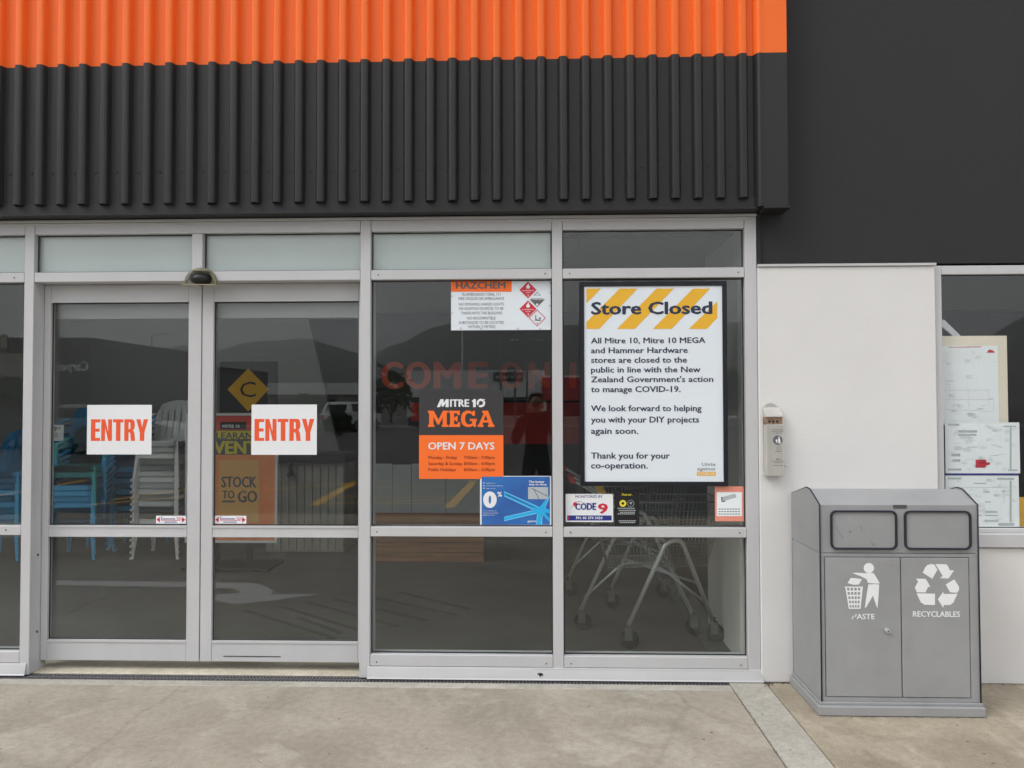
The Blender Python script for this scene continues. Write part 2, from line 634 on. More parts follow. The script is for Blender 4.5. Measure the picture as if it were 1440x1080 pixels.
# drain with grates
dr = thing('channel_drain', 'dark slotted drainage channel running along the foot of the glass shopfront', 'drain', (0, 0, 0))
b = B(-12, 1.108, DR0, DR1, -0.15, -0.045)
link('channel', b, M['drainbed'], dr)
GL = 0.5
first = None
for i in range(9):
    gx0 = 1.106 - GL * (i + 1) + 0.0015
    if first is None:
        b = bmesh.new()
        wdt = GL - 0.003
        y0, y1 = DR0 + 0.003, DR1 - 0.003
        ym = (y0 + y1) / 2
        for ya, yb in ((y0, y0 + 0.010), (ym - 0.005, ym + 0.005), (y1 - 0.010, y1)):
            B(0, wdt, ya, yb, -0.032, -0.006, b)
        nb = 24
        for k in range(nb + 1):
            xa = (wdt - 0.008) * k / nb
            B(xa, xa + 0.008, y0 + 0.0101, ym - 0.0051, -0.030, -0.007, b)
            B(xa, xa + 0.008, ym + 0.0051, y1 - 0.0101, -0.030, -0.007, b)
        g = link('grate', b, M['drain'], dr)
        first = g
    else:
        g = first.copy()
        col.objects.link(g)
    g.location = (gx0, 0, 0)

# painted marks on the ground (seen again in the glass)
def poly_ground(pts, z, bm=None, th=0.003):
    b = bm if bm is not None else bmesh.new()
    A = [b.verts.new((p[0], p[1], z)) for p in pts]
    C = [b.verts.new((p[0], p[1], z - th)) for p in pts]
    fs = [b.faces.new(A), b.faces.new(C[::-1])]
    n = len(pts)
    for i in range(n):
        fs.append(b.faces.new((A[i], A[(i + 1) % n], C[(i + 1) % n], C[i])))
    bmesh.ops.recalc_face_normals(b, faces=fs)
    return b


DM = 0.13   # the door glass plane
mg = lambda u, v: mgnd(u, v, DM)
stem = [mg(60, 816.5), mg(300, 819.5), mg(360, 821), mg(376, 826), mg(385, 832), mg(379, 836), mg(453, 836), mg(332, 851),
        mg(264, 838.5), mg(300, 837), mg(338, 834.5), mg(336, 830.5), mg(322, 828), mg(300, 827.3), mg(60, 823)]
tag(link('painted_arrow', poly_ground(stem, 0.004), M['linewhite']), 'worn white turning arrow painted on the concrete in front of the doors', 'road marking', kind='thing')


def strip(bm, p, q, wd, z=-0.006):
    p, q = Vector((p[0], p[1])), Vector((q[0], q[1]))
    t = (q - p).normalized()
    n = Vector((-t.y, t.x)) * wd / 2
    poly_ground([p + n, q + n, q - n, p - n], z, bm)


YL = [((-7.2, -8.0), (-6.3, -10.4), 0.12), ((-7.2, -7.4), (-3.0, -11.6), 0.12), ((-3.55, -7.35), (-3.75, -11.1), 0.18), ((-3.7, -8.55), (-1.3, -8.7), 0.09), ((-3.5, -7.6), (-1.4, -7.9), 0.09),
      ((-1.36, -7.3), (-1.30, -11.3), 0.17), ((-3.2, -10.2), (-1.5, -10.5), 0.09), ((-2.7, -7.95), (-1.5, -8.4), 0.09),
      ((1.1, -7.3), (1.25, -11.2), 0.15), ((3.6, -7.3), (3.7, -11.2), 0.15), ((-9.5, -7.3), (-9.6, -11.3), 0.15)]
bays = thing('bay_markings', 'yellow parking bay lines on the asphalt, mirrored faintly in the glass', 'road marking')
for p, q, wd in YL:
    b = bmesh.new()
    strip(b, p, q, wd)
    link('line', b, M['lineyellow'], bays)

# ------------------------------------------------------------------ shop floor, walls, ceiling behind the glass
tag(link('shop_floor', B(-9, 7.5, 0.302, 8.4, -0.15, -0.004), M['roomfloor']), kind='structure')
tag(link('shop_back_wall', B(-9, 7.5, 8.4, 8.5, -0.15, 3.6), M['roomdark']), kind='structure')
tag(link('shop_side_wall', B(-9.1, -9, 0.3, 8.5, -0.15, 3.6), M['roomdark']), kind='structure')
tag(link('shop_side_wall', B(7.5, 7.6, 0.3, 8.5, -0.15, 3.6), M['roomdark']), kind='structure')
for q in ((-9.1, -6.6, 0.3, 8.5), (-2.3, 7.6, 0.3, 8.5), (-6.5995, -2.3005, 0.3, 1.9), (-6.5995, -2.3005, 4.3, 8.5)):  # ceiling pieces leave an added opening above the chair stacks
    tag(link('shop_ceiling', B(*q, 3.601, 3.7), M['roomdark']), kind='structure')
M['added_rooflight'] = glass_mat('added_rooflight_sheet', (0.70, 0.72, 0.72), 0.05)  # unseen skylight, added to bring more daylight onto the chairs
for k in range(4):
    tag(link('added_rooflight', B(-6.5995 + k * 1.0748, -6.6015 + (k + 1) * 1.0748, 1.901, 4.299, 3.64, 3.646), M['added_rooflight']), kind='structure')
tag(link('ceiling_bulkhead', B(-9, 7.5, 4.7, 4.9, 2.71, 3.6), M['roomwall']), kind='structure')
# pale partition with a slanting edge
e0, e1 = at(433, 440, 4.66), at(478, 635, 4.66)
dz = (e1.x - e0.x) / (e1.z - e0.z)
xb = e1.x - dz * e1.z
b = prism([(-9, -0.004), (xb, -0.004), (e0.x, 2.708), (-9, 2.708)], 4.62, 4.70)
tag(link('interior_partition', b, M['roomwall']), 'pale interior partition with a slanting right edge behind the doors', 'partition', kind='thing')
# return wall at the right end inside
tag(link('interior_return_wall', B(1.262, 1.36, 0.302, 1.2, 0.0, 2.69), M['whitewall']), 'pale return wall just inside the right end of the shopfront', 'wall')

# ------------------------------------------------------------------ facade walls
ww = thing('white_wall', 'white plastered wall panel between the glass shopfront and the right window', 'wall')
link('wall_panel', B(1.300, 2.322, -0.012, 0.30, 0.0, 2.412, bev=0.004), M['whitewall'], ww)
link('capping', B(1.300, 2.326, -0.022, 0.0, 2.414, 2.428), M['alu'], ww)
link('wall_panel', B(2.3235, 7.0, 0.0, 0.30, 0.0, 0.775, bev=0.003), M['whitewall'], ww)
dw = thing('dark_upper_wall', 'smooth charcoal wall above the white wall panel and the bin', 'wall')
link('wall_panel', B(1.303, 9.0, 0.012, 0.30, 2.430, 7.0), M['darkwall'], dw)
link('wall_panel', B(-9.0, 1.301, 0.012, 0.30, 2.735, 7.0), M['darkwall'], dw)
link('wall_panel', B(1.3005, 1.3205, -0.006, 0.010, 2.430, 2.735), M['darkwall'], dw)

# ribbed cladding
cl = thing('ribbed_cladding', 'ribbed steel fascia, orange above and charcoal below, over the shop entrance', 'cladding')
PX = 0.1289
RIB0 = -1.095 - PX * 20
YP, YR = -0.098, -0.138


def rib_profile(x):
    # a pan with a rounded rib centred on x
    h = YR
    pts = [(x - PX / 2, YP), (x - 0.0350, YP), (x - 0.0315, YP - 0.004), (x - 0.0215, h + 0.008), (x - 0.0165, h + 0.0025), (x - 0.008, h), (x + 0.008, h), (x + 0.0165, h + 0.0025), (x + 0.0215, h + 0.008), (x + 0.0315, YP - 0.004), (x + 0.0350, YP), (x + PX / 2, YP)]
    return pts


def sheet_mesh(n, z0, z1):
    b = bmesh.new()
    line = []
    for i in range(n):
        p = rib_profile(PX / 2 + i * PX)
        line += p if i == 0 else p[1:]
    A = [b.verts.new((x, y, z0)) for x, y in line]
    C = [b.verts.new((x, y, z1)) for x, y in line]
    for i in range(len(line) - 1):
        b.faces.new((A[i], A[i + 1], C[i + 1], C[i]))
    return b


NR = 6
ZS, ZM, ZT = 2.794, 3.626, 5.2
x = 1.258 - PX * NR
me_sh = {}
for k in range(7):
    for nm, z0, z1, m in (('dark', ZS, ZM, M['clad']), ('orange', ZM + 0.0005, ZT, M['clad_orange'])):
        if nm not in me_sh:
            o = link('cladding_sheet', sheet_mesh(NR, z0, z1), m, cl)
            me_sh[nm] = o
        else:
            o = me_sh[nm].copy()
            col.objects.link(o)
        o.location = (x, 0, 0)
    # screw heads along the foot of each sheet
    if 'screw' not in me_sh:
        b = bmesh.new()
        for i in range(NR):
            tube([(PX * (i if i else 0) + (0.0 if i else 0.0) + 0.001, YP - 0.0045, 2.988), (PX * i + 0.001, YP + 0.001, 2.988)], 0.0068, b, n=6)
        o = link('screws', b, M['black'], cl)
        o['kind'] = 'stuff'
        me_sh['screw'] = o
    else:
        o = me_sh['screw'].copy()
        col.objects.link(o)
    o.location = (x, 0, 0)
    x -= PX * NR
link('base_flashing', B(-5.2, 1.262, -0.104, -0.085, 2.742, 2.8035), M['clad'], cl)
link('soffit', B(-5.2, 1.30, -0.112, 0.010, 2.734, 2.7405), M['clad'], cl)
b = prismx([(YP - 0.038, 2.742), (YP - 0.038, ZM), (0.010, ZM), (0.010, 2.742)], 1.300, 1.442)
link('corner_flashing', b, M['clad'], cl)
b = prismx([(YP - 0.038, ZM + 0.0005), (YP - 0.038, ZT), (0.010, ZT), (0.010, ZM + 0.0005)], 1.300, 1.442)
link('corner_flashing', b, M['clad_orange'], cl)
for z0, z1, m in ((2.7412, ZM, M['clad']), (ZM + 0.0005, ZT, M['clad_orange'])):
    b = bmesh.new()
    prof = [(1.2585, YP), (1.266, YP - 0.020), (1.275, YP - 0.036), (1.286, YP - 0.042), (1.2995, YP - 0.042), (1.2995, YP)]
    A = [b.verts.new((x_, y_, z0)) for x_, y_ in prof]
    C = [b.verts.new((x_, y_, z1)) for x_, y_ in prof]
    n_ = len(prof)
    b.faces.new(A)
    b.faces.new(C[::-1])
    for i in range(n_):
        b.faces.new((A[i], A[(i + 1) % n_], C[(i + 1) % n_], C[i]))
    bmesh.ops.recalc_face_normals(b, faces=b.faces[:])
    link('corner_bead', b, m, cl)
link('soffit', B(1.3005, 1.455, -0.145, 0.010, 2.728, 2.741), M['clad'], cl)
link('parapet_cap', B(-5.2, 1.46, -0.15, 0.02, ZT + 0.001, ZT + 0.05), M['clad'], cl)

# ------------------------------------------------------------------ the aluminium shopfront
sf = thing('shopfront', 'light grey aluminium shopfront framing glass panes over and beside the sliding doors', 'shopfront')
FY0, FY1 = 0.0, 0.10
BV = 0.0025


def fr(name, x0, x1, z0, z1, y0=FY0, y1=FY1, m=None):
    return link(name, B(x0, x1, y0, y1, z0, z1, bev=BV), m or M['alu'], sf)


ZB, ZBT = 0.07, 0.137      # bottom rail
# mullions
XM = [(-5.2, -5.14), (-3.097, -3.038), (-1.048, -0.986), (0.096, 0.157), (1.228, 1.298)]
for a, c in XM[1:]:
    fr('mullion', a, c, 0.0 if a < -1 and a > -4 else 0.012, 2.712, y1=0.16 if a < -0.9 else 0.10)
fr('mullion', -2.069, -2.005, 2.4165, 2.6435)
# head, transoms, mid rails and bottom rails, butted between the mullions
fr('head_rail', -5.2, 1.298, 2.7135, 2.7295, -0.012, 0.10)
bays_x = [(-5.2, -3.099), (-3.036, -1.050), (-0.984, 0.094), (0.159, 1.226)]
for i, (a, c) in enumerate(bays_x):
    fr('top_rail', a, c, 2.6455, 2.712, 0.002)
    if i == 1:
        fr('transom_bar', a, c, 2.356, 2.4145, 0.0015, 0.16)
    else:
        fr('transom_bar', a, c, 2.356, 2.4145, 0.0015)
        fr('mid_rail', a, c, 0.830, 0.887, 0.0015)
        fr('bottom_rail', a, c, ZB, ZBT, 0.0015)
# joint lines on the head
fr('cover_strip', -0.17, 1.26, 2.692, 2.7115, -0.0055, 0.002)
fr('cover_strip', -5.2, -1.93, 2.700, 2.7115, -0.0055, 0.002)
# glazing beads (thin inner edge of every opening) and the dark rubber seal
GY = 0.040
openings = [(-5.2, -3.099, 2.4165, 2.6435, 'f'), (-3.036, -2.071, 2.4165, 2.6435, 'f'), (-2.003, -1.050, 2.4165, 2.6435, 'f'), (-0.984, 0.094, 2.4165, 2.6435, 'f'), (0.159, 1.226, 2.4165, 2.6435, 'g'),
            (-5.2, -3.099, 0.889, 2.354, 'g'), (-0.984, 0.094, 0.889, 2.354, 'g'), (0.159, 1.226, 0.889, 2.354, 'g'),
            (-5.2, -3.099, 0.139, 0.828, 'g'), (-0.984, 0.094, 0.139, 0.828, 'g'), (0.159, 1.226, 0.139, 0.828, 'g')]


def seal(parent, x0, x1, z0, z1, yg, t=0.006):
    b = bmesh.new()
    for a in ((x0, x1, z0, z0 + t), (x0, x1, z1 - t, z1), (x0, x0 + t, z0 + t, z1 - t), (x1 - t, x1, z0 + t, z1 - t)):
        B(a[0] + 0.0005, a[1] - 0.0005, yg - 0.006, yg - 0.0008, a[2] + 0.0005, a[3] - 0.0005, b)
    return link('seal', b, M['rubber'], parent)


for x0, x1, z0, z1, k in openings:
    link('pane', B(x0 + 0.0006, x1 - 0.0006, GY, GY + 0.010, z0 + 0.0006, z1 - 0.0006), M['glass'], sf)
    seal(sf, x0, x1, z0, z1, GY)
    if k == 'f':
        link('backing_panel', B(x0 + 0.0006, x1 - 0.0006, GY + 0.014, GY + 0.024, z0 + 0.0006, z1 - 0.0006), M['frost'], sf)
# sill flashings
for a, c in ((-0.998, 1.310), (-5.2, -3.052)):
    b = prismx([(0.0005, 0.069), (-0.004, 0.069), (-0.007, 0.060), (-0.019, 0.010), (-0.024, 0.003), (0.0005, 0.003)], a, c)
    link('sill', b, M['alu'], sf)
link('sill_joint', B(-0.02, 1.24, -0.0068, -0.0005, 0.0605, 0.0625), M['alu_dark'], sf)
# little screw heads of the rails
b = bmesh.new()
for (xx, zz) in [(-0.945, 0.858), (0.055, 0.858), (0.20, 0.858), (1.185, 0.858), (-0.945, 0.093), (0.055, 0.093), (0.2, 0.093), (1.185, 0.093), (-0.94, 2.385), (0.055, 2.385), (0.2, 2.385), (1.19, 2.385), (-3.19, 0.862), (-3.16, 2.385)]:
    tube([(xx, -0.0016, zz), (xx, 0.0018, zz)], 0.004, b, n=8)
o = link('screws', b, M['black'], sf)
o['kind'] = 'stuff'
for zz in (0.70, 0.235):
    link('fixing_hole', tube([(-3.0375, 0.07, zz), (-3.0345, 0.07, zz)], 0.0075, n=8), M['black'], sf)
b = prism([(0.00, 0.030), (0.022, 0.034), (0.034, 0.030), (0.035, 0.018), (0.026, 0.022), (0.020, 0.010), (0.010, 0.024)], -0.0185, -0.0165)
o = link('paint_chip', b, M['rubber'], sf)
o.rotation_euler = (0, 0, 0)
o.location = (0, 0.0, 0.010)

# ------------------------------------------------------------------ sliding doors
DY0, DY1 = 0.10, 0.15


def door(x0, x1, sl, sr, label, mull=False):
    d = thing('sliding_door', label, 'door', (0, 0, 0), 0, 'automatic sliding glass doors of the entrance')
    def p(n, a, c, z0, z1, y0=DY0):
        return link(n, B(a, c, y0, DY1, z0, z1, bev=BV), M['alu'], d)
    p('stile', x0, x0 + sl, 0.054, 2.354)
    p('stile', x1 - sr, x1, 0.054, 2.354)
    a, c = x0 + sl + 0.0006, x1 - sr - 0.0006
    p('rail', a, c, 0.054, 0.178, DY0 + 0.002)
    p('rail', a, c, 0.806, 0.874, DY0 + 0.002)
    p('rail', a, c, 2.244, 2.354, DY0 + 0.002)
    for z0, z1 in ((0.1785, 0.8055), (0.8745, 2.2435)):
        link('pane', B(a, c, 0.125, 0.135, z0, z1), M['glass'], d)
        seal(d, a, c, z0, z1, 0.125)
        # raised bead round the glass
        b = bmesh.new()
        t = 0.012
        for q in ((a, c, z0 - t, z0), (a, c, z1, z1 + t)):
            B(q[0], q[1], DY0 - 0.003, DY0 + 0.0015, q[2], q[3], b)
        link('bead', b, M['alu'], d)
    return d


door(-3.036, -2.052, 0.040, 0.080, 'left grey framed sliding glass door, stacked chairs visible behind it')
door(-2.046, -1.050, 0.070, 0.030, 'right grey framed sliding glass door, sale poster visible behind it')
link('scuff_line', B(-1.90, -1.55, 0.0992, 0.1015, 0.085, 0.089), M['rubber'], sf)
link('door_track', B(-3.036, -1.050, 0.17, 0.26, 2.15, 2.354), M['alu_dark'], sf)

# ------------------------------------------------------------------ motion sensor above the doors
sn = thing('motion_sensor', 'yellowed dome motion sensor fixed above the meeting line of the doors', 'sensor', (-2.008, 0.0, 2.338))
b = bmesh.new()
prof = []
for i in range(9):
    t = i / 8
    rr = 0.100 * math.cos(t * PI / 2)
    zz = 0.098 * math.sin(t * PI / 2)
    prof.append((rr, zz))
rings = []
for rr, zz in prof[:-1]:
    rings.append([b.verts.new((rr * math.cos(PI + PI * k / 16), rr * math.sin(PI + PI * k / 16) * 0.75 - 0.001, zz)) for k in range(17)])
apex = b.verts.new((0, -0.001, 0.098))
front_open = []
for i in range(len(rings) - 1):
    for k in range(16):
        # the eye: an opening in the lower front
        if 3 <= k <= 12 and i <= 3:
            continue
        b.faces.new((rings[i][k], rings[i][k + 1], rings[i + 1][k + 1], rings[i + 1][k]))
for k in range(16):
    b.faces.new((rings[-1][k], rings[-1][k + 1], apex))
bmesh.ops.solidify(b, geom=b.faces[:], thickness=0.004)
link('cover', b, M['olive'], sn, smooth=True)
b = bmesh.new()
bmesh.ops.create_uvsphere(b, u_segments=24, v_segments=14, radius=1)
for v in b.verts:
    v.co = Vector((v.co.x * 0.064 + 0.004, v.co.y * 0.062 - 0.010, v.co.z * 0.040 + 0.026))
    v.co.y = min(v.co.y, -0.002)
link('lens', b, M['black'], sn, smooth=True)
link('base_plate', prism([(-0.099, -0.010), (0.105, -0.014), (0.105, -0.011), (-0.099, -0.0065)], -0.055, -0.001), M['olive'], sn)
for sx in (-1, 1):
    link('side_clip', B(sx * 0.090 - 0.006, sx * 0.090 + 0.006, -0.024, -0.002, -0.006, 0.020, bev=0.002), M['olive'], sn)


# ------------------------------------------------------------------ signs on the glass
def px(u, v, Y):
    p = at(u, v, Y)
    return (p.x, p.z)


def pbox(u0, v0, u1, v1, Y):
    a, c = px(u0, v0, Y), px(u1, v1, Y)
    return [(a[0], c[1]), (c[0], c[1]), (c[0], a[1]), (a[0], a[1])]


def sign(name, label, cat, x0, x1, z0, z1, yb, t, m, pname='backing', group=None):
    s = thing(name, label, cat, (0, 0, 0), 0, group)
    o = link(pname, B(x0, x1, yb - t, yb, z0, z1), m, s)
    return s


ENT = {
    'E': ([[(0, 0), (0.92, 0), (0.92, .14), (.44, .14), (.44, .43), (.86, .43), (.86, .57), (.44, .57), (.44, .86), (.92, .86), (.92, 1), (0, 1)]], 0.92),
    'N': ([[(0, 0), (.38, 0), (.38, .62), (.70, 0), (1.06, 0), (1.06, 1), (.68, 1), (.68, .42), (.38, 1), (0, 1)]], 1.06),
    'T': ([[(.30, 0), (.74, 0), (.74, .86), (1.02, .86), (1.02, 1), (0, 1), (0, .86), (.30, .86)]], 1.02),
    'R': ([[(0, 0), (.42, 0), (.42, .40), (.50, .40), (.60, .34), (.66, 0), (1.08, 0), (1.0, .36), (.94, .44), (.84, .49), (.98, .56), (1.03, .66), (1.03, .82), (.97, .93), (.82, 1), (0, 1)],
            [(.42, .54), (.42, .86), (.54, .86), (.60, .82), (.60, .60), (.54, .54)]], 1.08),
    'Y': ([[(.36, 0), (.80, 0), (.80, .38), (1.16, 1), (.74, 1), (.58, .62), (.42, 1), (0, 1), (.36, .38)]], 1.16)}


def glyphs(b, s, table, x0, x1, z0, z1, y, gap):
    tot = sum(table[c][1] for c in s) + gap * (len(s) - 1)
    k = (x1 - x0) / tot
    cx = x0
    for c in s:
        lps, wd = table[c]
        flat([[(cx + px_ * k, z0 + pz * (z1 - z0)) for px_, pz in lp] for lp in lps], y, b)
        cx += (wd + gap) * k


DG = 0.125        # front of the door glass
for (u0, v0, u1, v1, lx0, lx1, lz0, lz1, lab) in (
        (123, 569.5, 213, 639, 128, 208.5, 589.5, 620, 'white square ENTRY sign with orange letters on the left sliding door'),
        (354, 569, 445.5, 639.5, 358, 442, 589, 620, 'white square ENTRY sign with orange letters on the right sliding door')):
    a, c = px(u0, v0, DG), px(u1, v1, DG)
    s = sign('entry_sign', lab, 'sign', a[0], c[0], c[1], a[1], DG - 0.0005, 0.0015, M['white'], group='entry signs on the sliding doors')
    b = bmesh.new()
    p, q = px(lx0, lz1, DG), px(lx1, lz0, DG)
    glyphs(b, 'ENTRY', ENT, p[0], q[0], p[1], q[1], DG - 0.0026, 0.10)
    link('lettering', b, M['orange2'], s)

GF = GY - 0.0005


def Z(u, v, zoom=None):
    return px(u, v, GY)


# hazchem notice
H = lambda X, Y_: px(560 + X / 6.0, 380 + Y_ / 6.0, GY)
a, c = H(446, 73), H(1303, 503)
hz = sign('hazard_notice', 'HAZCHEM warning notice with small hazard diamonds, top corner of the middle pane', 'notice', a[0], min(c[0], 0.0935), c[1], min(a[1], 2.3535), GF, 0.0012, M['paper'])
yy = GF - 0.0022
b = flat([[H(447, 182), H(957, 182), H(957, 76), H(447, 76)]], yy)
link('header_band', b, M['orange'], hz)
b = bmesh.new()
q0, q1 = H(487, 158), H(905, 98)
txt(b, 'HAZCHEM', q0[0], q1[0], q0[1], q1[1] - q0[1], yy - 0.0006, 0.045)
link('lettering', b, M['greyprint'], hz)
b = bmesh.new()
for s_, xa, xc, base in (('IN EMERGENCY DIAL 111', 540, 862, 217), ('FIRE, POLICE OR AMBULANCE', 510, 893, 252), ('NO SMOKING, NAKED LIGHTS', 512, 893, 299), ('OR IGNITION SOURCES TO BE', 512, 888, 336),
                         ('TAKEN INTO THE BUILDING', 530, 878, 374), ('NO INCOMPATIBLE', 582, 822, 417), ('SUBSTANCES TO BE LOCATED', 512, 893, 454), ('WITHIN 3 METRES', 588, 820, 490)):
    q0, q1 = H(xa, base), H(xc, base - 25)
    txt(b, s_, q0[0], q1[0], q0[1], q1[1] - q0[1], yy)
link('lettering', b, M['greyprint'], hz)


def dia(cx, cy, h):
    return [H(cx, cy + h), H(cx + h, cy), H(cx, cy - h), H(cx - h, cy)]


for lps_ in ([dia(1095, 167, 72)], [dia(1095, 327, 72)], [dia(1173, 403, 72), dia(1173, 403, 64)]):
    link('hazard_diamond', flat(lps_, yy), M['red'], hz)
b = flat([[H(1108, 247), H(1172, 311), H(1237, 247), H(1222, 238), H(1122, 238)]], yy - 0.0003)
flat([[H(1140, 215), H(1172, 184), H(1204, 215)], [H(1148, 213), H(1172, 190), H(1196, 213)]], yy, b)
flat([[H(1155, 380), H(1163, 380), H(1165, 415), H(1205, 420), H(1200, 428), H(1150, 425), H(1158, 412)]], yy, b)
flat([circle(*H(1195, 407), 0.006, 10)], yy, b)
flat([circle(*H(1174, 450), 0.004, 8)], yy, b)
link('hazard_diamond', b, M['greyprint'], hz)
b = bmesh.new()
for cy in (0, 160):
    flat([[H(1082, 155 + cy), H(1108, 155 + cy), H(1112, 138 + cy), H(1104, 128 + cy), H(1097, 108 + cy), H(1090, 126 + cy), H(1080, 136 + cy)]], yy - 0.0006, b)
    q0, q1 = H(1045, 177 + cy), H(1145, 167 + cy)
    txt(b, 'FLAMMABLE', q0[0], q1[0], q0[1], q1[1] - q0[1], yy - 0.0006, 0.02)
    q0, q1 = H(1075, 193 + cy), H(1115, 184 + cy)
    txt(b, 'GAS' if cy == 0 else 'LIQUID', q0[0], q1[0], q0[1], q1[1] - q0[1], yy - 0.0006, 0.02)
    q0, q1 = H(1088, 222 + cy), H(1103, 205 + cy)
    txt(b, '2' if cy == 0 else '3', q0[0], q1[0], q0[1], q1[1] - q0[1], yy - 0.0006, 0.02)
q0, q1 = H(1115, 252), H(1230, 240)
txt(b, 'CORROSIVE', q0[0], q1[0], q0[1], q1[1] - q0[1], yy - 0.0009, 0.02)
flat([circle(*H(1172, 290), 0.007, 10)], yy - 0.0009, b)
link('lettering', b, M['white'], hz)
# worn tape spots round the notice edge
for (X_, Y_, r_) in ((997, 80, .010), (1160, 82, .010), (1285, 110, .007), (1283, 190, .006), (1283, 300, .007), (530, 492, .007), (700, 494, .007), (1010, 494, .008), (1200, 495, .007), (457, 220, .006), (457, 360, .006)):
    link('tape_mark', flat([[(px_ + random.uniform(-.2, .2) * r_, pz_ + random.uniform(-.2, .2) * r_) for px_, pz_ in circle(*H(X_, Y_), r_, 9)]], yy - 0.0003), M['tape'], hz)

# opening-hours sign
K = lambda X, Y_: px(560 + X / 6.0, 540 + Y_ / 6.0, GY)
hs_ = thing('opening_hours_sign', 'dark and orange opening hours sign reading OPEN 7 DAYS, stuck on the glass', 'sign')
a, c, e = K(177, 57), K(887, 431), K(888, 801)
link('upper_panel', B(a[0], c[0], GF - 0.0012, GF, c[1], a[1]), M['charcoal_print'], hs_)
link('lower_panel', B(a[0], e[0], GF - 0.0014, GF, e[1], c[1] - 0.0003), M['orange'], hs_)
yy = GF - 0.0024
b = bmesh.new()
# slanted M drawn by hand, then the rest of the word
flat([[K(327, 195), K(357, 128), K(383, 128), K(384, 160), K(404, 128), K(426, 128), K(426, 195), K(400, 195), K(401, 160), K(383, 190), K(366, 190), K(366, 163), K(352, 195)]], yy, b)
q0, q1 = K(437, 193), K(600, 129)
txt(b, 'ITRE', q0[0], q1[0], q0[1], q1[1] - q0[1], yy, 0.045)
flat([[K(632, 195), K(655, 195), K(655, 127), K(638, 127), K(622, 142), K(622, 152), K(632, 150)]], yy, b)
cx, cz = K(698, 160)
ro, ri = 0.0255, 0.0125
for a0, a1 in ((55, 215), (235, 395)):
    flat([arc(cx, cz, ro, a0, a1) + arc(cx, cz, ri, a1 - 6, a0 + 6)], yy, b)
flat([[K(722, 128), K(735, 128), K(710, 152), K(704, 146)]], yy, b)
q0, q1 = K(253, 553), K(813, 492)
txt(b, 'OPEN 7 DAYS', q0[0], q1[0], q0[1], q1[1] - q0[1], yy, 0.03)
link('lettering', b, M['white'], hs_)
b = bmesh.new()
for lp in ([(252, 362), (252, 345), (262, 342), (262, 246), (252, 243), (252, 225), (300, 225), (340, 300), (378, 225), (420, 225), (420, 243), (410, 246), (410, 342), (420, 345), (420, 362), (368, 362), (368, 345), (376, 342), (376, 280), (345, 342), (332, 342), (298, 276), (298, 342), (306, 345), (306, 362)],
           [(426, 362), (426, 345), (438, 342), (438, 246), (426, 243), (426, 225), (520, 225), (520, 262), (500, 262), (497, 248), (472, 246), (472, 280), (486, 280), (486, 270), (502, 270), (502, 316), (486, 316), (486, 304), (472, 304), (472, 340), (500, 339), (504, 322), (524, 322), (522, 362)],
           [(530, 294), (533, 262), (548, 238), (575, 224), (605, 224), (625, 236), (630, 226), (648, 226), (648, 268), (628, 268), (618, 252), (596, 246), (578, 252), (566, 272), (566, 312), (578, 334), (600, 341), (622, 334), (624, 312), (606, 312), (606, 294), (664, 294), (664, 312), (656, 314), (656, 362), (636, 362), (632, 350), (610, 362), (575, 362), (548, 348), (533, 322)]):
    flat([[K(*p) for p in lp]], yy, b)
flat([[K(*p) for p in [(670, 362), (670, 345), (680, 342), (722, 246), (708, 243), (708, 225), (758, 225), (802, 342), (812, 345), (812, 362), (758, 362), (758, 345), (766, 342), (760, 325), (716, 325), (710, 342), (720, 345), (720, 362)]],
      [K(*p) for p in [(722, 305), (754, 305), (739, 262)]]], yy, b)
link('lettering', b, M['orange'], hs_)
b = bmesh.new()
for s_, xa, xc, base in (('Monday - Friday', 255, 497, 632), ('7:00am - 7:00pm', 556, 815, 632), ('Saturday & Sunday', 255, 540, 683), ('8:00am - 6:00pm', 556, 815, 683), ('Public Holidays', 255, 487, 734), ('8:00am - 6:00pm', 556, 815, 734)):
    q0, q1 = K(xa, base), K(xc, base - 25)
    txt(b, s_, q0[0], q1[0], q0[1], q1[1] - q0[1], yy, 0.006)
link('lettering', b, M['maroon'], hs_)

# blue finance poster
Q = lambda X, Y_: px(660 + X / 10.286, 660 + Y_ / 10.286, GY)
a, c = Q(155, 95), Q(1190, 825)
fp = sign('finance_poster', 'blue landscape poster with big white 0% in a white border, below the opening hours', 'poster', a[0], c[0], c[1], a[1], GF, 0.0008, M['white'])
yy = GF - 0.0030
b = flat([[Q(178, 800), Q(1165, 800), Q(1165, 105), Q(178, 105)]], GF - 0.0016)
link('print', b, M['blue'], fp)
b = flat([[Q(505, 325), Q(510, 322), Q(1010, 550), Q(1160, 370), Q(1160, 400), Q(1095, 560), Q(1160, 580), Q(1160, 640), Q(1090, 620), Q(1160, 710), Q(1160, 760), Q(1040, 640), Q(1060, 800), Q(970, 800), Q(990, 640), Q(505, 745), Q(505, 690), Q(930, 590), Q(505, 385)],
          [Q(530, 350), Q(530, 375), Q(905, 545), Q(980, 560)]], GF - 0.0020)
link('print', b, M['cyan'], fp)
b = bmesh.new()
for l0, l1 in (((505, 322), (1010, 548)), ((505, 385), (920, 580)), ((505, 690), (920, 595)), ((505, 745), (960, 635)), ((1092, 560), (1160, 385)), ((985, 640), (970, 800)), ((1060, 645), (1040, 800))):
    p0, p1 = Vector(Q(*l0)), Vector(Q(*l1))
    t = (p1 - p0).normalized()
    n_ = Vector((-t.y, t.x)) * 0.0016
    flat([[tuple(p0 + n_), tuple(p1 + n_), tuple(p1 - n_), tuple(p0 - n_)]], GF - 0.0024, b)
link('print', b, M['lightcyan'], fp)
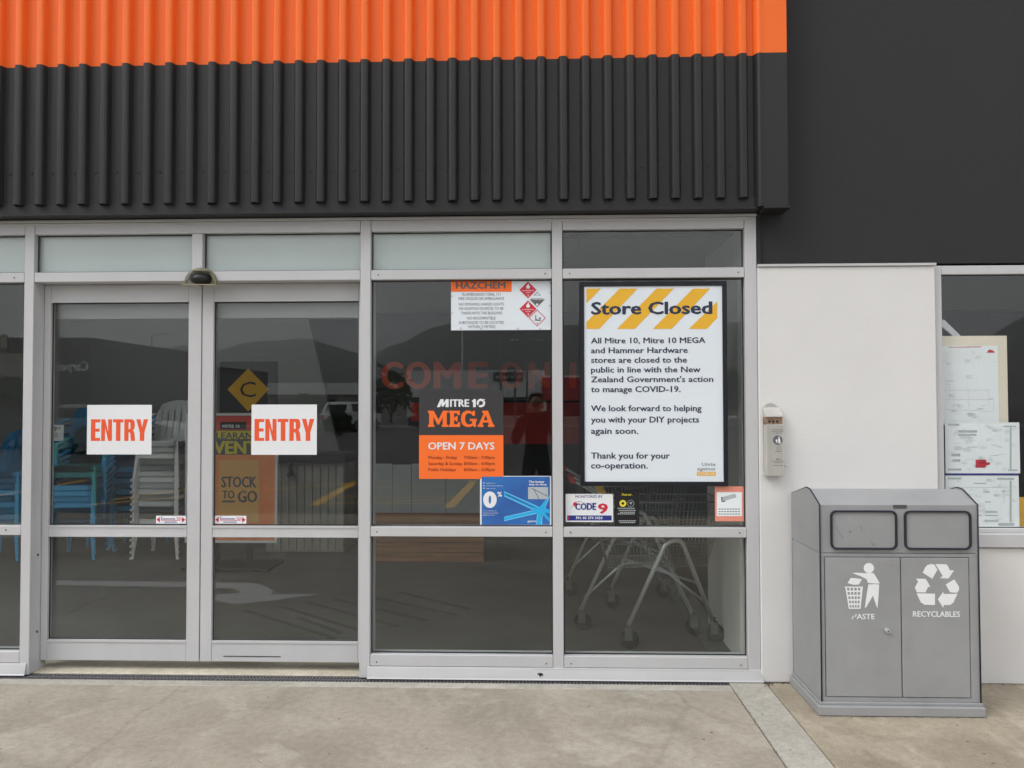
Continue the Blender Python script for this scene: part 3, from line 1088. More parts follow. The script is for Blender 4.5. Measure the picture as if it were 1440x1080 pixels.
b = flat([rrect(*[f for p in (Q(850, 430), Q(1140, 255)) for f in (p[0],)], *[f for p in (Q(850, 430), Q(1140, 255)) for f in (p[1],)], 0.003)], yy)
link('card_print', b, M['palegrey'], fp)
b = bmesh.new()
for l0, l1 in (((900, 270), (1135, 390)), ((930, 285), (1010, 430))):
    p0, p1 = Vector(Q(*l0)), Vector(Q(*l1))
    t = (p1 - p0).normalized()
    n_ = Vector((-t.y, t.x)) * 0.0016
    flat([[tuple(p0 + n_), tuple(p1 + n_), tuple(p1 - n_), tuple(p0 - n_)]], yy - 0.0004, b)
link('card_print', b, M['navy'], fp)
b = bmesh.new()
cx, cz = Q(298, 438)
el = lambda rx, rz: [(cx + rx * math.cos(2 * PI * k / 28), cz + rz * math.sin(2 * PI * k / 28)) for k in range(28)]
flat([el(0.0405, 0.0490), el(0.0075, 0.0245)], yy, b)
for s_, xa, xc, base, cp, bo in (('%', 405, 475, 395, 70, 0.04), ('The better', 860, 1088, 195, 32, 0.05), ('way to shop.', 860, 1128, 230, 28, 0.05), ('gem', 840, 965, 762, 32, 0.02),
                                 ('Apply here', 245, 370, 205, 14, 0.0), ('Interest free finance', 245, 485, 243, 14, 0.0), ('Ask us how', 245, 380, 281, 14, 0.0),
                                 ('for 6 months on', 200, 395, 605, 15, 0.0), ('all store purchases', 200, 420, 637, 15, 0.0), ('$250 and over', 200, 368, 668, 15, 0.0)):
    q0, q1 = Q(xa, base), Q(xc, base - cp)
    txt(b, s_, q0[0], q1[0], q0[1], q1[1] - q0[1], yy, bo)
for Y_ in (195, 235, 272):
    flat([circle(*Q(212, Y_), 0.0034, 10)], yy, b)
link('lettering', b, M['white'], fp)

# the framed closure notice
P5 = lambda X, Y_: px(780 + X / 5.143, 380 + Y_ / 5.143, GY - 0.02)
po = thing('closure_poster', 'tall black framed poster reading Store Closed with yellow hazard stripes', 'poster')
x0, z1 = P5(180, 86)
x1, _ = P5(1243, 86)
z0 = px(820, 683.5, GY - 0.02)[1]
bz = 0.026
YF0 = GY - 0.0245
for q in ((x0, x1, z1 - bz, z1), (x0, x1, z0, z0 + bz)):
    link('frame', B(q[0], q[1], YF0, GF, q[2], q[3], bev=0.002), M['bezel'], po)
for q in ((x0, x0 + bz, z0 + bz + .0003, z1 - bz - .0003), (x1 - bz, x1, z0 + bz + .0003, z1 - bz - .0003)):
    link('frame', B(q[0], q[1], YF0, GF, q[2], q[3], bev=0.002), M['bezel'], po)
YP5 = GY - 0.0165
link('sheet', B(x0 + bz + .0003, x1 - bz - .0003, YP5, GF, z0 + bz + .0003, z1 - bz - .0003), M['paper'], po)
PP = lambda X, Y_: px(780 + X / 5.143, 380 + Y_ / 5.143, YP5)
b = bmesh.new()
for lp in ([(230, 133), (335, 133), (230, 240)], [(470, 133), (600, 133), (322, 425), (230, 425), (230, 375)], [(735, 133), (862, 133), (580, 425), (450, 425)], [(1000, 133), (1125, 133), (845, 425), (710, 425)], [(1176, 225), (1176, 345), (1100, 425), (970, 425)]):
    flat([[PP(*p) for p in lp]], YP5 - 0.0008, b)
link('stripes', b, M['yellow'], po)
b = bmesh.new()
q0, q1 = PP(263, 322), PP(1140, 225)
txt(b, 'Store Closed', q0[0], q1[0], q0[1], q1[1] - q0[1], YP5 - 0.0014, 0.05)
PU = lambda u, v: px(u, v, YP5)
for s_, ua, uc, base in (('All Mitre 10, Mitre 10 MEGA', 831, 992, 483), ('and Hammer Hardware', 831, 967, 496.8), ('stores are closed to the', 831, 966, 510.4), ('public in line with the New', 831, 985, 524),
                         ("Zealand Government's action", 831, 1003, 537.6), ('to manage COVID-19.', 831, 957, 551.6), ('We look forward to helping', 831, 986.5, 578.4), ('you with your DIY projects', 831, 983, 594.3),
                         ('again soon.', 831, 897.5, 610.2), ('Thank you for your', 831, 942, 645), ('co-operation.', 831, 911, 658.8)):
    q0, q1 = PU(ua, base), PU(uc, base - 8.7)
    txt(b, s_, q0[0], q1[0], q0[1], q1[1] - q0[1], YP5 - 0.0012, 0.028)
link('lettering', b, M['ink'], po)
b = bmesh.new()
for s_, ua, uc, base, cp in (('Unite', 987, 1006, 655, 4.6), ('against', 980.5, 1006, 661.3, 4.4)):
    q0, q1 = PU(ua, base), PU(uc, base - cp)
    txt(b, s_, q0[0], q1[0], q0[1], q1[1] - q0[1], YP5 - 0.0012, 0.0)
link('lettering', b, M['greyprint'], po)
a, c = PU(980, 669), PU(1006.5, 663.5)
b = flat([rrect(a[0], c[0], a[1], c[1], 0.003)], YP5 - 0.0008)
link('stripes', b, M['yellow'], po)
b = bmesh.new()
q0, q1 = PU(982, 668), PU(1004.5, 664.6)
txt(b, 'COVID-19', q0[0], q1[0], q0[1], q1[1] - q0[1], YP5 - 0.0014, 0.02)
link('lettering', b, M['white'], po)

# stickers below the poster
T = lambda X, Y_: px(780 + X / 5.143, 660 + Y_ / 5.143, GY)
s9 = thing('security_sticker', 'white security sticker with a large red 9, left of the small black one', 'sticker')
a, c = T(80, 380), T(422, 178)
link('backing', prism(rrect(a[0], c[0], a[1], c[1], 0.006), GF - 0.001, GF), M['white'], s9)
yy = GF - 0.0018
b = flat([[T(90, 370), T(412, 370), T(412, 333), T(90, 333)]], yy)
q0, q1 = T(148, 293), T(300, 246)
txt(b, 'CODE', q0[0], q1[0], q0[1], q1[1] - q0[1], yy, 0.05)
q0, q1 = T(150, 206), T(347, 187)
txt(b, 'MONITORED BY', q0[0], q1[0], q0[1], q1[1] - q0[1], yy, 0.006)
ar = [T(115 + 3 * k, 285 - 55 * math.sin(min(1, k / 30) * PI * 0.72)) for k in range(0, 66, 3)]
flat([ar + [(p[0], p[1] - 0.0022) for p in ar[::-1]]], yy, b)
link('lettering', b, M['navy'], s9)
b = bmesh.new()
q0, q1 = T(312, 321), T(385, 246)
txt(b, '9', q0[0], q1[0], q0[1], q1[1] - q0[1], yy, 0.06)
flat([circle(*T(148, 252), 0.0125, 14)], yy - 0.0003, b)
flat([[T(92, 335), T(112, 351), T(92, 368)]], yy - 0.0004, b)
link('lettering', b, M['red'], s9)
b = bmesh.new()
q0, q1 = T(155, 360), T(345, 341)
txt(b, 'PH. 03 374 3424', q0[0], q1[0], q0[1], q1[1] - q0[1], yy - 0.0006, 0.035)
link('lettering', b, M['white'], s9)

sa = thing('camera_notice', 'small black notice with yellow heading beside the white security sticker', 'sticker')
a, c = T(434, 404), T(610, 150)
link('backing', B(a[0], c[0], GF - 0.0008, GF, a[1], c[1]), M['black'], sa)
b = bmesh.new()
q0, q1 = T(483, 190), T(562, 172)
txt(b, 'Auror.', q0[0], q1[0], q0[1], q1[1] - q0[1], yy, 0.02)
flat([circle(*T(493, 246), 0.0205, 16), circle(*T(493, 246), 0.0085, 10)], yy, b)
link('lettering', b, M['brightyellow'], sa)
b = flat([circle(*T(550, 246), 0.0205, 16), circle(*T(550, 246), 0.0185, 16)], yy)
flat([[T(540, 240), T(560, 236), T(562, 242), T(552, 246), T(556, 256), T(546, 250)]], yy, b)
for i, Y_ in enumerate((281, 296, 310, 322, 372, 384)):
    xa = 455 + (8 * (i % 3))
    for k in range(9):
        if xa + 14 * k + 11 < 592:
            flat([[T(xa + 14 * k, Y_ + 3), T(xa + 14 * k + 11, Y_ + 3), T(xa + 14 * k + 11, Y_ - 3), T(xa + 14 * k, Y_ - 3)]], yy, b)
link('fine_print', b, M['palegrey'], sa)

sc_ = thing('surveillance_sticker', 'faded red and white surveillance sticker in the right corner of the glass', 'sticker')
a, c = T(1160, 375), T(1366, 123)
link('backing', B(a[0], c[0], GF - 0.0008, GF, a[1], c[1]), M['pinkred'], sc_)
b = flat([[T(1172, 338), T(1354, 338), T(1354, 165), T(1172, 165)]], yy)
link('panel', b, M['offpaper'], sc_)
b = bmesh.new()
flat([[T(1210, 200), T(1302, 176), T(1314, 192), T(1310, 204), T(1228, 226), T(1212, 216)]], yy - 0.0004, b)
link('camera_print', b, M['palegrey'], sc_)
b = bmesh.new()
flat([[T(1202, 200), T(1212, 198), T(1214, 226), T(1234, 224), T(1232, 234), T(1206, 236)]], yy - 0.0008, b)
for i, Y_ in enumerate((287, 305, 323)):
    for k in range(8):
        xa = 1184 + 20 * k
        flat([[T(xa, Y_ + 3), T(xa + 15, Y_ + 3), T(xa + 15, Y_ - 3), T(xa, Y_ - 3)]], yy - 0.0004, b)
link('fine_print', b, M['greyprint'], sc_)

# sensor stickers at the meeting stiles
for u0, u1, lab in ((219.5, 261.5, 'small white strip sticker with red arrows on the left sliding door'), (302, 346.5, 'small white strip sticker with red arrows on the right sliding door')):
    a, c = px(u0, 736.3, DG), px(u1, 725.3, DG)
    s = sign('door_sticker', lab, 'sticker', a[0], c[0], a[1], c[1], DG - 0.0006, 0.0008, M['white'], group='door arrow stickers')
    wd, h = c[0] - a[0], c[1] - a[1]
    zc = (a[1] + c[1]) / 2
    y_ = DG - 0.0020
    b = flat([[(a[0] + 0.02 * wd, zc), (a[0] + 0.13 * wd, zc - 0.36 * h), (a[0] + 0.13 * wd, zc + 0.36 * h)]], y_)
    flat([[(c[0] - 0.02 * wd, zc), (c[0] - 0.13 * wd, zc + 0.36 * h), (c[0] - 0.13 * wd, zc - 0.36 * h)]], y_, b)
    for k in range(3):
        xx = a[0] + (0.68 + 0.055 * k) * wd
        flat([[(xx, zc + 0.34 * h), (xx + 0.02 * wd, zc + 0.34 * h), (xx + 0.075 * wd, zc), (xx + 0.055 * wd, zc)]], y_, b)
    flat([[(a[0] + 0.17 * wd, zc - 0.02 * h), (a[0] + 0.82 * wd, zc - 0.02 * h), (a[0] + 0.82 * wd, zc - 0.10 * h), (a[0] + 0.17 * wd, zc - 0.10 * h)]], y_, b)
    link('arrows', b, M['red'], s)
    b = bmesh.new()
    txt(b, 'S', a[0] + 0.16 * wd, a[0] + 0.22 * wd, zc + 0.02 * h, 0.36 * h, y_, 0.03)
    flat([[(a[0] + 0.23 * wd, zc + 0.06 * h), (a[0] + 0.64 * wd, zc + 0.06 * h), (a[0] + 0.64 * wd, zc + 0.16 * h), (a[0] + 0.23 * wd, zc + 0.16 * h)]], y_, b)
    for r_ in (0.22, 0.34):
        flat([[(a[0] + 0.28 * wd, zc - r_ * h), (a[0] + 0.70 * wd, zc - r_ * h), (a[0] + 0.70 * wd, zc - (r_ + .05) * h), (a[0] + 0.28 * wd, zc - (r_ + .05) * h)]], y_, b)
    link('fine_print', b, M['navy'], s)

# ------------------------------------------------------------------ right-hand window with pinned plans
M['clearglass'] = glass_mat('clear_window_glass', (0.985, 0.99, 0.988), 0.046)
rw = thing('office_window', 'aluminium framed window with paper plans behind it at the right edge', 'window')


def wp(n, x0, x1, z0, z1, y0=0.012, y1=0.10):
    return link(n, B(x0, x1, y0, y1, z0, z1, bev=0.0025), M['alu'], rw)


wp('jamb', 2.3265, 2.371, 0.8605, 2.4165)
wp('jamb', 4.3, 4.36, 0.8605, 2.4165)
wp('head', 2.372, 4.299, 2.365, 2.4165, 0.014)
wp('bottom_rail', 2.372, 4.299, 0.8605, 0.886, 0.014)
link('sill', B(2.3265, 4.36, -0.022, 0.10, 0.782, 0.860, bev=0.003), M['alu'], rw)
link('pane', B(2.3716, 4.2984, 0.045, 0.055, 0.8866, 2.3644), M['clearglass'], rw)
seal(rw, 2.3716, 4.2984, 0.8862, 2.3648, 0.045, 0.005)
W8 = lambda X, Y_, Y=0.075: px(1300 + X / 3.179, 440 + Y_ / 3.179, Y)


def plan(label, X0, Y0, X1, Y1, Y, m, lines, cat='plan', nm='paper_plan', th=0.0012):
    a, c = W8(X0, Y1, Y), W8(X1, Y0, Y)
    t = thing(nm, label, cat)
    link('sheet', B(a[0], c[0], Y, Y + th, a[1], c[1]), m, t)
    if lines:
        b = bmesh.new()
        for (xa, ya, xb, yb, wd) in lines:
            p0, p1 = Vector(W8(xa, ya, Y)), Vector(W8(xb, yb, Y))
            tt = (p1 - p0).normalized()
            n_ = Vector((-tt.y, tt.x)) * wd / 2
            flat([[tuple(p0 + n_), tuple(p1 + n_), tuple(p1 - n_), tuple(p0 - n_)]], Y - 0.0008, b)
        link('line_print', b, M['palegrey'], t)
    return t


cb = plan('cream pin board with a tall white plan on it, top of the right window', 60, 102, 368, 500, 0.105, M['cream'], None, 'board', 'pin_board', 0.012)
a, c = W8(50, 492, 0.102), W8(328, 146, 0.102)
link('sheet', B(a[0], c[0], 0.1025, 0.1035, a[1], c[1]), M['offpaper'], cb)
b = bmesh.new()
for (xa, ya, xb, yb, wd) in ((90, 345, 290, 345, .0012), (90, 388, 310, 388, .0012), (90, 432, 250, 436, .0012), (132, 345, 132, 430, .001), (200, 345, 200, 430, .001), (285, 345, 290, 388, .001), (310, 388, 308, 440, .001), (250, 440, 308, 442, .001), (95, 304, 130, 304, .003), (190, 452, 202, 452, .004), (120, 438, 140, 438, .003), (240, 430, 266, 430, .003)):
    p0, p1 = Vector(W8(xa, ya, 0.1)), Vector(W8(xb, yb, 0.1))
    tt = (p1 - p0).normalized()
    n_ = Vector((-tt.y, tt.x)) * wd / 2
    flat([[tuple(p0 + n_), tuple(p1 + n_), tuple(p1 - n_), tuple(p0 - n_)]], 0.1018, b)
link('line_print', b, M['palegrey'], cb)
b = flat([[W8(278, 178, .1), W8(316, 178, .1), W8(308, 168, .1), W8(290, 163, .1)]], 0.1016)
flat([[W8(110, 155, .1), W8(255, 153, .1), W8(255, 150, .1), W8(110, 152, .1)]], 0.1016, b)
link('red_print', b, M['red'], cb)
def fine_rows(t, X0, Y0, X1, Y1, Y, n, seed):
    rr_ = random.Random(seed)
    b = bmesh.new()
    for _ in range(n):
        xa, ya = rr_.uniform(X0, X1 - 20), rr_.uniform(Y0, Y1 - 8)
        if rr_.random() < 0.3:
            flat([[W8(xa, ya, Y), W8(xa + 0.6, ya, Y), W8(xa + 0.6, min(Y1, ya + rr_.uniform(12, 50)), Y), W8(xa, min(Y1, ya + 30), Y)]], Y - 0.0012, b)
        else:
            for k in range(rr_.randint(1, 4)):
                ln = rr_.uniform(8, 34)
                if ya + 4.2 * k < Y1:
                    flat([[W8(xa, ya + 4.2 * k, Y), W8(min(X1, xa + ln), ya + 4.2 * k, Y), W8(min(X1, xa + ln), ya + 4.2 * k + 1.3, Y), W8(xa, ya + 4.2 * k + 1.3, Y)]], Y - 0.0012, b)
    o = link('fine_print', b, M['faintprint'], t)
    o['kind'] = 'stuff'


M['faintprint'] = mat('faint_print', (0.56, 0.61, 0.62), 0.7)
p1_ = plan('white site plan sheet with a solid red block, middle sheet of the right window', 95, 490, 424, 717, 0.075, M['offpaper'],
           [(105, 500, 155, 500, .012), (150, 530, 235, 530, .014), (150, 545, 232, 545, .010), (120, 635, 160, 635, .016), (125, 660, 160, 660, .016), (105, 700, 165, 700, .012), (385, 510, 385, 700, .010), (352, 507, 410, 507, .008), (190, 600, 240, 600, .003), (300, 590, 340, 598, .002), (180, 660, 225, 650, .0015), (290, 640, 360, 630, .0015), (375, 703, 415, 703, .008)])
b = flat([[W8(228, 692), W8(272, 692), W8(275, 683), W8(292, 678), W8(292, 668), W8(276, 668), W8(276, 656), W8(228, 656)]], 0.0738)
link('red_print', b, M['red'], p1_)
p2_ = plan('white site plan sheet of small text blocks, lowest sheet of the right window', 97, 727, 421, 958, 0.075, M['offpaper'],
           [(105, 740, 165, 740, .010), (220, 762, 275, 762, .006), (325, 742, 400, 742, .012), (105, 780, 355, 780, .002), (355, 780, 355, 850, .002), (272, 890, 325, 890, .010), (272, 905, 330, 905, .006), (270, 930, 330, 930, .010), (270, 800, 292, 800, .006), (270, 845, 295, 845, .006), (235, 905, 255, 905, .006), (385, 750, 385, 935, .012), (330, 945, 400, 945, .016)])
fine_rows(p1_, 105, 500, 415, 705, 0.075, 60, 3)
fine_rows(p2_, 105, 738, 412, 940, 0.075, 70, 5)
fine_rows(cb, 95, 165, 318, 480, 0.102, 40, 9)
a, c = W8(97, 726, .0725), W8(421, 718, .0725)
link('sheet_edge', B(a[0], c[0], 0.0725, 0.0738, a[1], c[1]), M['navy'], p2_)
a, c = W8(97, 968, .0725), W8(424, 960, .0725)
link('sheet_edge', B(a[0], c[0], 0.0725, 0.0738, a[1], c[1]), M['ink'], p2_)
a, c = W8(424, 975, .14), W8(600, 824, .14)
tag(link('orange_card', B(a[0], c[0], 0.14, 0.142, a[1], c[1]), M['yellow']), 'orange card standing low behind the right window', 'card')
b = prism([W8(60, 45, .2), W8(88, 30, .2), W8(162, 102, .2), W8(130, 106, .2)], 0.2, 0.215)
tag(link('white_strut', b, M['white']), 'white slanting strut behind the top of the pin board', 'strut')
tag(link('window_board', B(2.0, 6.0, 0.302, 0.5, 0.0, 0.86), M['roomdark']), 'dark ledge under the right window inside', 'ledge')

# ------------------------------------------------------------------ twin litter bin
bn = thing('twin_litter_bin', 'grey steel twin bin marked WASTE and RECYCLABLES against the white wall', 'bin', (0, 0, 0))
BX0, BX1, BY0, BY1 = 1.476, 2.296, -0.455, -0.03
PB = lambda X, Y_: px(1100 + X / 4.8, 670 + Y_ / 4.8, BY0)
link('plinth', B(BX0 - 0.022, BX1 + 0.006, BY0 - 0.034, BY1, 0.001, 0.050, bev=0.004), M['binplastic'], bn)
link('plinth_cap', B(BX0 - 0.010, BX1 + 0.004, BY0 - 0.014, BY1, 0.0503, 0.064, bev=0.002), M['binplastic'], bn)
ZH = 0.834
link('cabinet', B(BX0, BX1, BY0 + 0.012, BY1, 0.0643, ZH - 0.004, bev=0.004), M['binplastic'], bn)
# framed front: rails round the doors
for q in ((BX0, BX1, 0.0643, 0.086), (BX0, BX1, 0.812, ZH - 0.004), (BX0, BX0 + 0.026, 0.0863, 0.8117), (BX1 - 0.050, BX1, 0.0863, 0.8117)):
    link('front_frame', B(q[0], q[1], BY0, BY0 + 0.0118, q[2], q[3], bev=0.0015), M['binplastic'], bn)
xm = PB(801, 800)[0]
for xa, xc in ((BX0 + 0.030, xm - 0.0025), (xm + 0.0025, BX1 - 0.054)):
    dd = link('door', B(xa, xc, BY0 - 0.004, BY0 + 0.0116, 0.0895, 0.8085, bev=0.003), M['binplastic'], bn)
    if xa < xm - 0.1:
        d1 = dd
    else:
        d2 = dd
# hood
prof = [(BY0, ZH), (BY0, 1.082), (-0.325, 1.142), (-0.27, 1.146), (BY1, 1.088), (BY1, ZH)]
hood = link('hood', prismx(prof, BX0 + 0.0085, BX1 - 0.0085), M['binplastic'], bn)
for xa, xc in ((BX0, BX0 + 0.008), (BX1 - 0.008, BX1)):
    o = link('side_cheek', prismx([(BY0 - 0.003, ZH), (BY0 - 0.003, 1.085), (-0.323, 1.148), (-0.268, 1.152), (BY1, 1.094), (BY1, ZH)], xa, xc), M['binplastic'], bn)
    # dark edge trim following the cheek
    xx = (xa + xc) / 2
    b = tube([(xx, BY0 - 0.005, 0.066), (xx, BY0 - 0.005, 1.085), (xx, -0.322, 1.150), (xx, -0.268, 1.154), (xx, BY1, 1.096), (xx, BY1 + 0.001, 0.066)], 0.0042, n=6)
    link('edge_trim', b, M['bindark'], bn, smooth=False)
# openings with flaps
for (X0, Y0, X1, Y1) in ((325, 229, 769, 491), (823, 231, 1268, 492)):
    a, c = PB(X0, Y1), PB(X1, Y0)
    ro = rrect(a[0], c[0], a[1], c[1], 0.030)
    ri = rrect(a[0] + 0.0085, c[0] - 0.0085, a[1] + 0.0085, c[1] - 0.0085, 0.023)
    b = bmesh.new()
    n_ = len(ro)
    L0 = [b.verts.new((x_, BY0 - 0.0005, z_)) for x_, z_ in ro]
    L1 = [b.verts.new((x_, BY0 - 0.013, z_)) for x_, z_ in ro]
    L2 = [b.verts.new((x_, BY0 - 0.013, z_)) for x_, z_ in ri]
    L3 = [b.verts.new((x_, BY0 - 0.0005, z_)) for x_, z_ in ri]
    for P_, Q_ in ((L0, L1), (L1, L2), (L2, L3), (L3, L0)):
        for i in range(n_):
            b.faces.new((P_[i], P_[(i + 1) % n_], Q_[(i + 1) % n_], Q_[i]))
    bmesh.ops.recalc_face_normals(b, faces=b.faces[:])
    rim = link('opening_rim', b, M['bindark'], bn)
    fl = link('flap', prism(rrect(a[0] + 0.009, c[0] - 0.009, a[1] + 0.009, c[1] - 0.009, 0.0225), BY0 - 0.0030, BY0 - 0.0004), M['binplastic'], bn)
    if X0 < 400:
        for cx_, cz_, r_ in ((458, 372, .0045), (530, 345, .0028), (536, 358, .0028), (528, 332, .0022), (606, 460, .0030)):
            link('stain', flat([circle(*PB(cx_, cz_), r_, 8)], BY0 - 0.0034), M['greyprint'], bn)
for lp in ([(362, 335), (368, 345), (392, 390), (414, 414), (410, 418), (388, 394), (360, 338)], [(590, 440), (620, 452), (628, 470), (624, 471), (614, 456), (588, 444)], [(690, 590), (770, 604), (770, 606), (690, 592)]):
    link('scratch', flat([[PB(*p) for p in lp]], BY0 - 0.0046 if lp[0][1] > 500 else BY0 - 0.0034), M['scuff'], bn)
a, c = PB(750, 214), PB(838, 192)
link('latch', B(a[0], c[0], BY0 - 0.003, BY0 - 0.0002, a[1], c[1]), M['bindark'], bn)
for zz in (0.3, 0.7):
    link('latch', B(a[0] + 0.001, c[0] - 0.001, BY0 - 0.0042, BY0 - 0.0032, a[1] + (c[1] - a[1]) * zz - 0.0006, a[1] + (c[1] - a[1]) * zz + 0.0006), M['steel'], bn)
kx, kz = PB(703, 1037)
b = tube([(kx, BY0 - 0.004, kz), (kx, BY0 - 0.010, kz)], 0.013, n=16)
tube([(kx, BY0 - 0.0102, kz), (kx, BY0 - 0.024, kz)], 0.0095, b, n=16)
lk = link('lock', b, M['chrome'], d1)
link('keyhole', B(kx - 0.003, kx + 0.003, BY0 - 0.0246, BY0 - 0.0242, kz - 0.004, kz + 0.004), M['black'], d1)
yd = BY0 - 0.0048
# tidy figure
b = flat([circle(*PB(582, 617), 0.0265, 22)], yd)
flat([[PB(*p) for p in [(468, 650), (500, 648), (560, 652), (612, 650), (622, 662), (656, 720), (640, 722), (622, 721), (576, 718), (566, 692), (528, 672)]]], yd, b)
flat([[PB(*p) for p in [(578, 728), (620, 725), (652, 728), (648, 800), (640, 888), (632, 870), (610, 803), (566, 878), (555, 888), (562, 830)]]], yd, b)
flat([[PB(*p) for p in [(460, 683), (500, 686), (535, 692), (515, 728), (478, 730), (438, 718)]]], yd, b)
bk = [[PB(*p) for p in [(418, 742), (542, 742), (541, 752), (526, 892), (447, 892), (424, 752)]]]
for r_ in range(5):
    ya, yb = 750 + 29 * r_, 768 + 29 * r_
    for k in range(4):
        def xs_(f, yy_):
            t_ = (yy_ - 742) / 150
            l_, rr_ = 420 + 28 * t_, 541 - 14 * t_
            return l_ + (rr_ - l_) * f
        f0, f1 = 0.10 + 0.21 * k, 0.10 + 0.21 * k + 0.14
        bk.append([PB(xs_(f0, ya), ya), PB(xs_(f1, ya), ya), PB(xs_(f1, yb), yb), PB(xs_(f0, yb), yb)])
flat(bk, yd, b)
link('pictogram', b, M['white'], d1)
b = bmesh.new()
q0, q1 = PB(500, 961), PB(622, 926)
txt(b, 'ASTE', q0[0], q1[0], q0[1], q1[1] - q0[1], yd, 0.028)
flat([[PB(466, 961), PB(473, 961), PB(481, 938), PB(475, 938)]], yd, b)
flat([[PB(487, 946), PB(494, 946), PB(500, 926), PB(494, 926)]], yd, b)
link('lettering', b, M['white'], d1)
# recycling arrows
b = bmesh.new()
for lp in ([(945, 648), (962, 612), (975, 598), (998, 590), (1022, 592), (1044, 628), (1010, 690)], [(1030, 590), (1103, 592), (1116, 604), (1128, 632), (1157, 632), (1120, 688), (1060, 685), (1080, 670), (1048, 618)],
           [(900, 688), (966, 690), (998, 746), (982, 742), (964, 782), (905, 780), (892, 748), (914, 708)], [(903, 787), (1028, 790), (1028, 866), (958, 865), (932, 848)],
           [(1100, 728), (1157, 693), (1190, 742), (1190, 766), (1176, 784), (1130, 780)], [(1047, 828), (1084, 776), (1086, 792), (1180, 790), (1152, 850), (1130, 866), (1087, 867), (1084, 886)]):
    flat([[PB(*p) for p in lp]], yd, b)
link('pictogram', b, M['white'], d2)
b = bmesh.new()
q0, q1 = PB(879, 945), PB(1197, 909)
txt(b, 'RECYCLABLES', q0[0], q1[0], q0[1], q1[1] - q0[1], yd, 0.028)
link('lettering', b, M['white'], d2)

# ------------------------------------------------------------------ wall ashtray
ash = thing('wall_ashtray', 'slim stainless cigarette bin screwed to the white wall', 'ashtray')
AY = -0.075
PA = lambda X, Y_, Y=AY: px(1060 + X / 7.2, 540 + Y_ / 7.2, Y)
x0a, zt = PA(122, 335)
x1a, zb_ = PA(305, 935)
link('body', B(x0a + 0.002, x1a, AY, -0.014, zb_, PA(150, 410)[1], bev=0.003), M['steel'], ash)
zw0, zw1 = PA(150, 408)[1], PA(150, 335)[1]
M['grime'] = mat('rusty_steel', (0.30, 0.20, 0.13), 0.5, 0.4, noise=0.5, nscale=60)
link('mouth_plate', B(x0a + 0.002, x1a - 0.002, AY + 0.012, -0.014, zw0 + 0.0005, zw1 - 0.0005), M['grime'], ash)
for X_ in (165, 203, 243):
    b = tube([(PA(X_, 380)[0], AY + 0.0118, PA(X_, 380)[1]), (PA(X_, 380)[0], AY + 0.0105, PA(X_, 380)[1])], 0.007, n=10)
    link('stub_hole', b, M['black'], ash)
b = prismx([(AY, zw1), (AY, zw1 + 0.004), (-0.014, zw1 + 0.055), (-0.014, zw1)], x0a, x1a)
link('lid', b, M['steel'], ash)
cx, cz = (x0a + x1a) / 2 - 0.004, zw1 + 0.035
b = prism([(cx - 0.046, zb_ + 0.03)] + [(cx + 0.046, zb_ + 0.03)] + arc(cx, cz, 0.046, 0, 180, 14), -0.0139, -0.0122)
link('back_plate', b, M['steel'], ash)
for X_ in (124, 326):
    xx, zz = PA(X_, 828, -0.04)
    b = tube([(xx - 0.004, -0.04, zz), (xx + 0.004, -0.04, zz)], 0.006, n=10)
    link('bolt', b, M['chrome'], ash)
ya = AY - 0.0008
b = flat([circle(*PA(243, 568), 0.0275, 20)], ya)
for s_, xa, xc, base, cp in (('Please put', 190, 290, 466, 12), ('cigarette butts', 175, 300, 484, 12), ('in this bin', 205, 285, 502, 12), ('BIN', 228, 270, 770, 18)):
    q0, q1 = PA(xa, base), PA(xc, base - cp)
    txt(b, s_, q0[0], q1[0], q0[1], q1[1] - q0[1], ya, 0.0)
flat([circle(*PA(248, 650), 0.0105, 14), circle(*PA(248, 650), 0.0092, 14)], ya, b)
for i, (xa, xc, Y_) in enumerate(((215, 285, 685), (180, 305, 783), (205, 295, 800), (190, 300, 826))):
    flat([[PA(xa, Y_), PA(xc, Y_), PA(xc, Y_ - 4), PA(xa, Y_ - 4)]], ya, b)
link('print', b, M['greyprint'], ash)
b = flat([circle(*PA(254, 538), 0.004, 10)], ya - 0.0004)
flat([[PA(248, 548), PA(262, 548), PA(272, 600), PA(258, 604), PA(254, 580), PA(246, 604), PA(240, 600), PA(248, 575)]], ya - 0.0004, b)
flat([[PA(220, 562), PA(240, 562), PA(236, 592), PA(226, 592)]], ya - 0.0004, b)
link('pictogram', b, M['white'], ash)

# ------------------------------------------------------------------ plastic garden chairs in stacks inside
ORD = ['topmost', 'second', 'third', 'fourth', 'fifth', 'sixth', 'seventh', 'eighth', 'ninth', 'tenth', 'eleventh', 'twelfth', 'thirteenth', 'fourteenth', 'fifteenth', 'lowest']


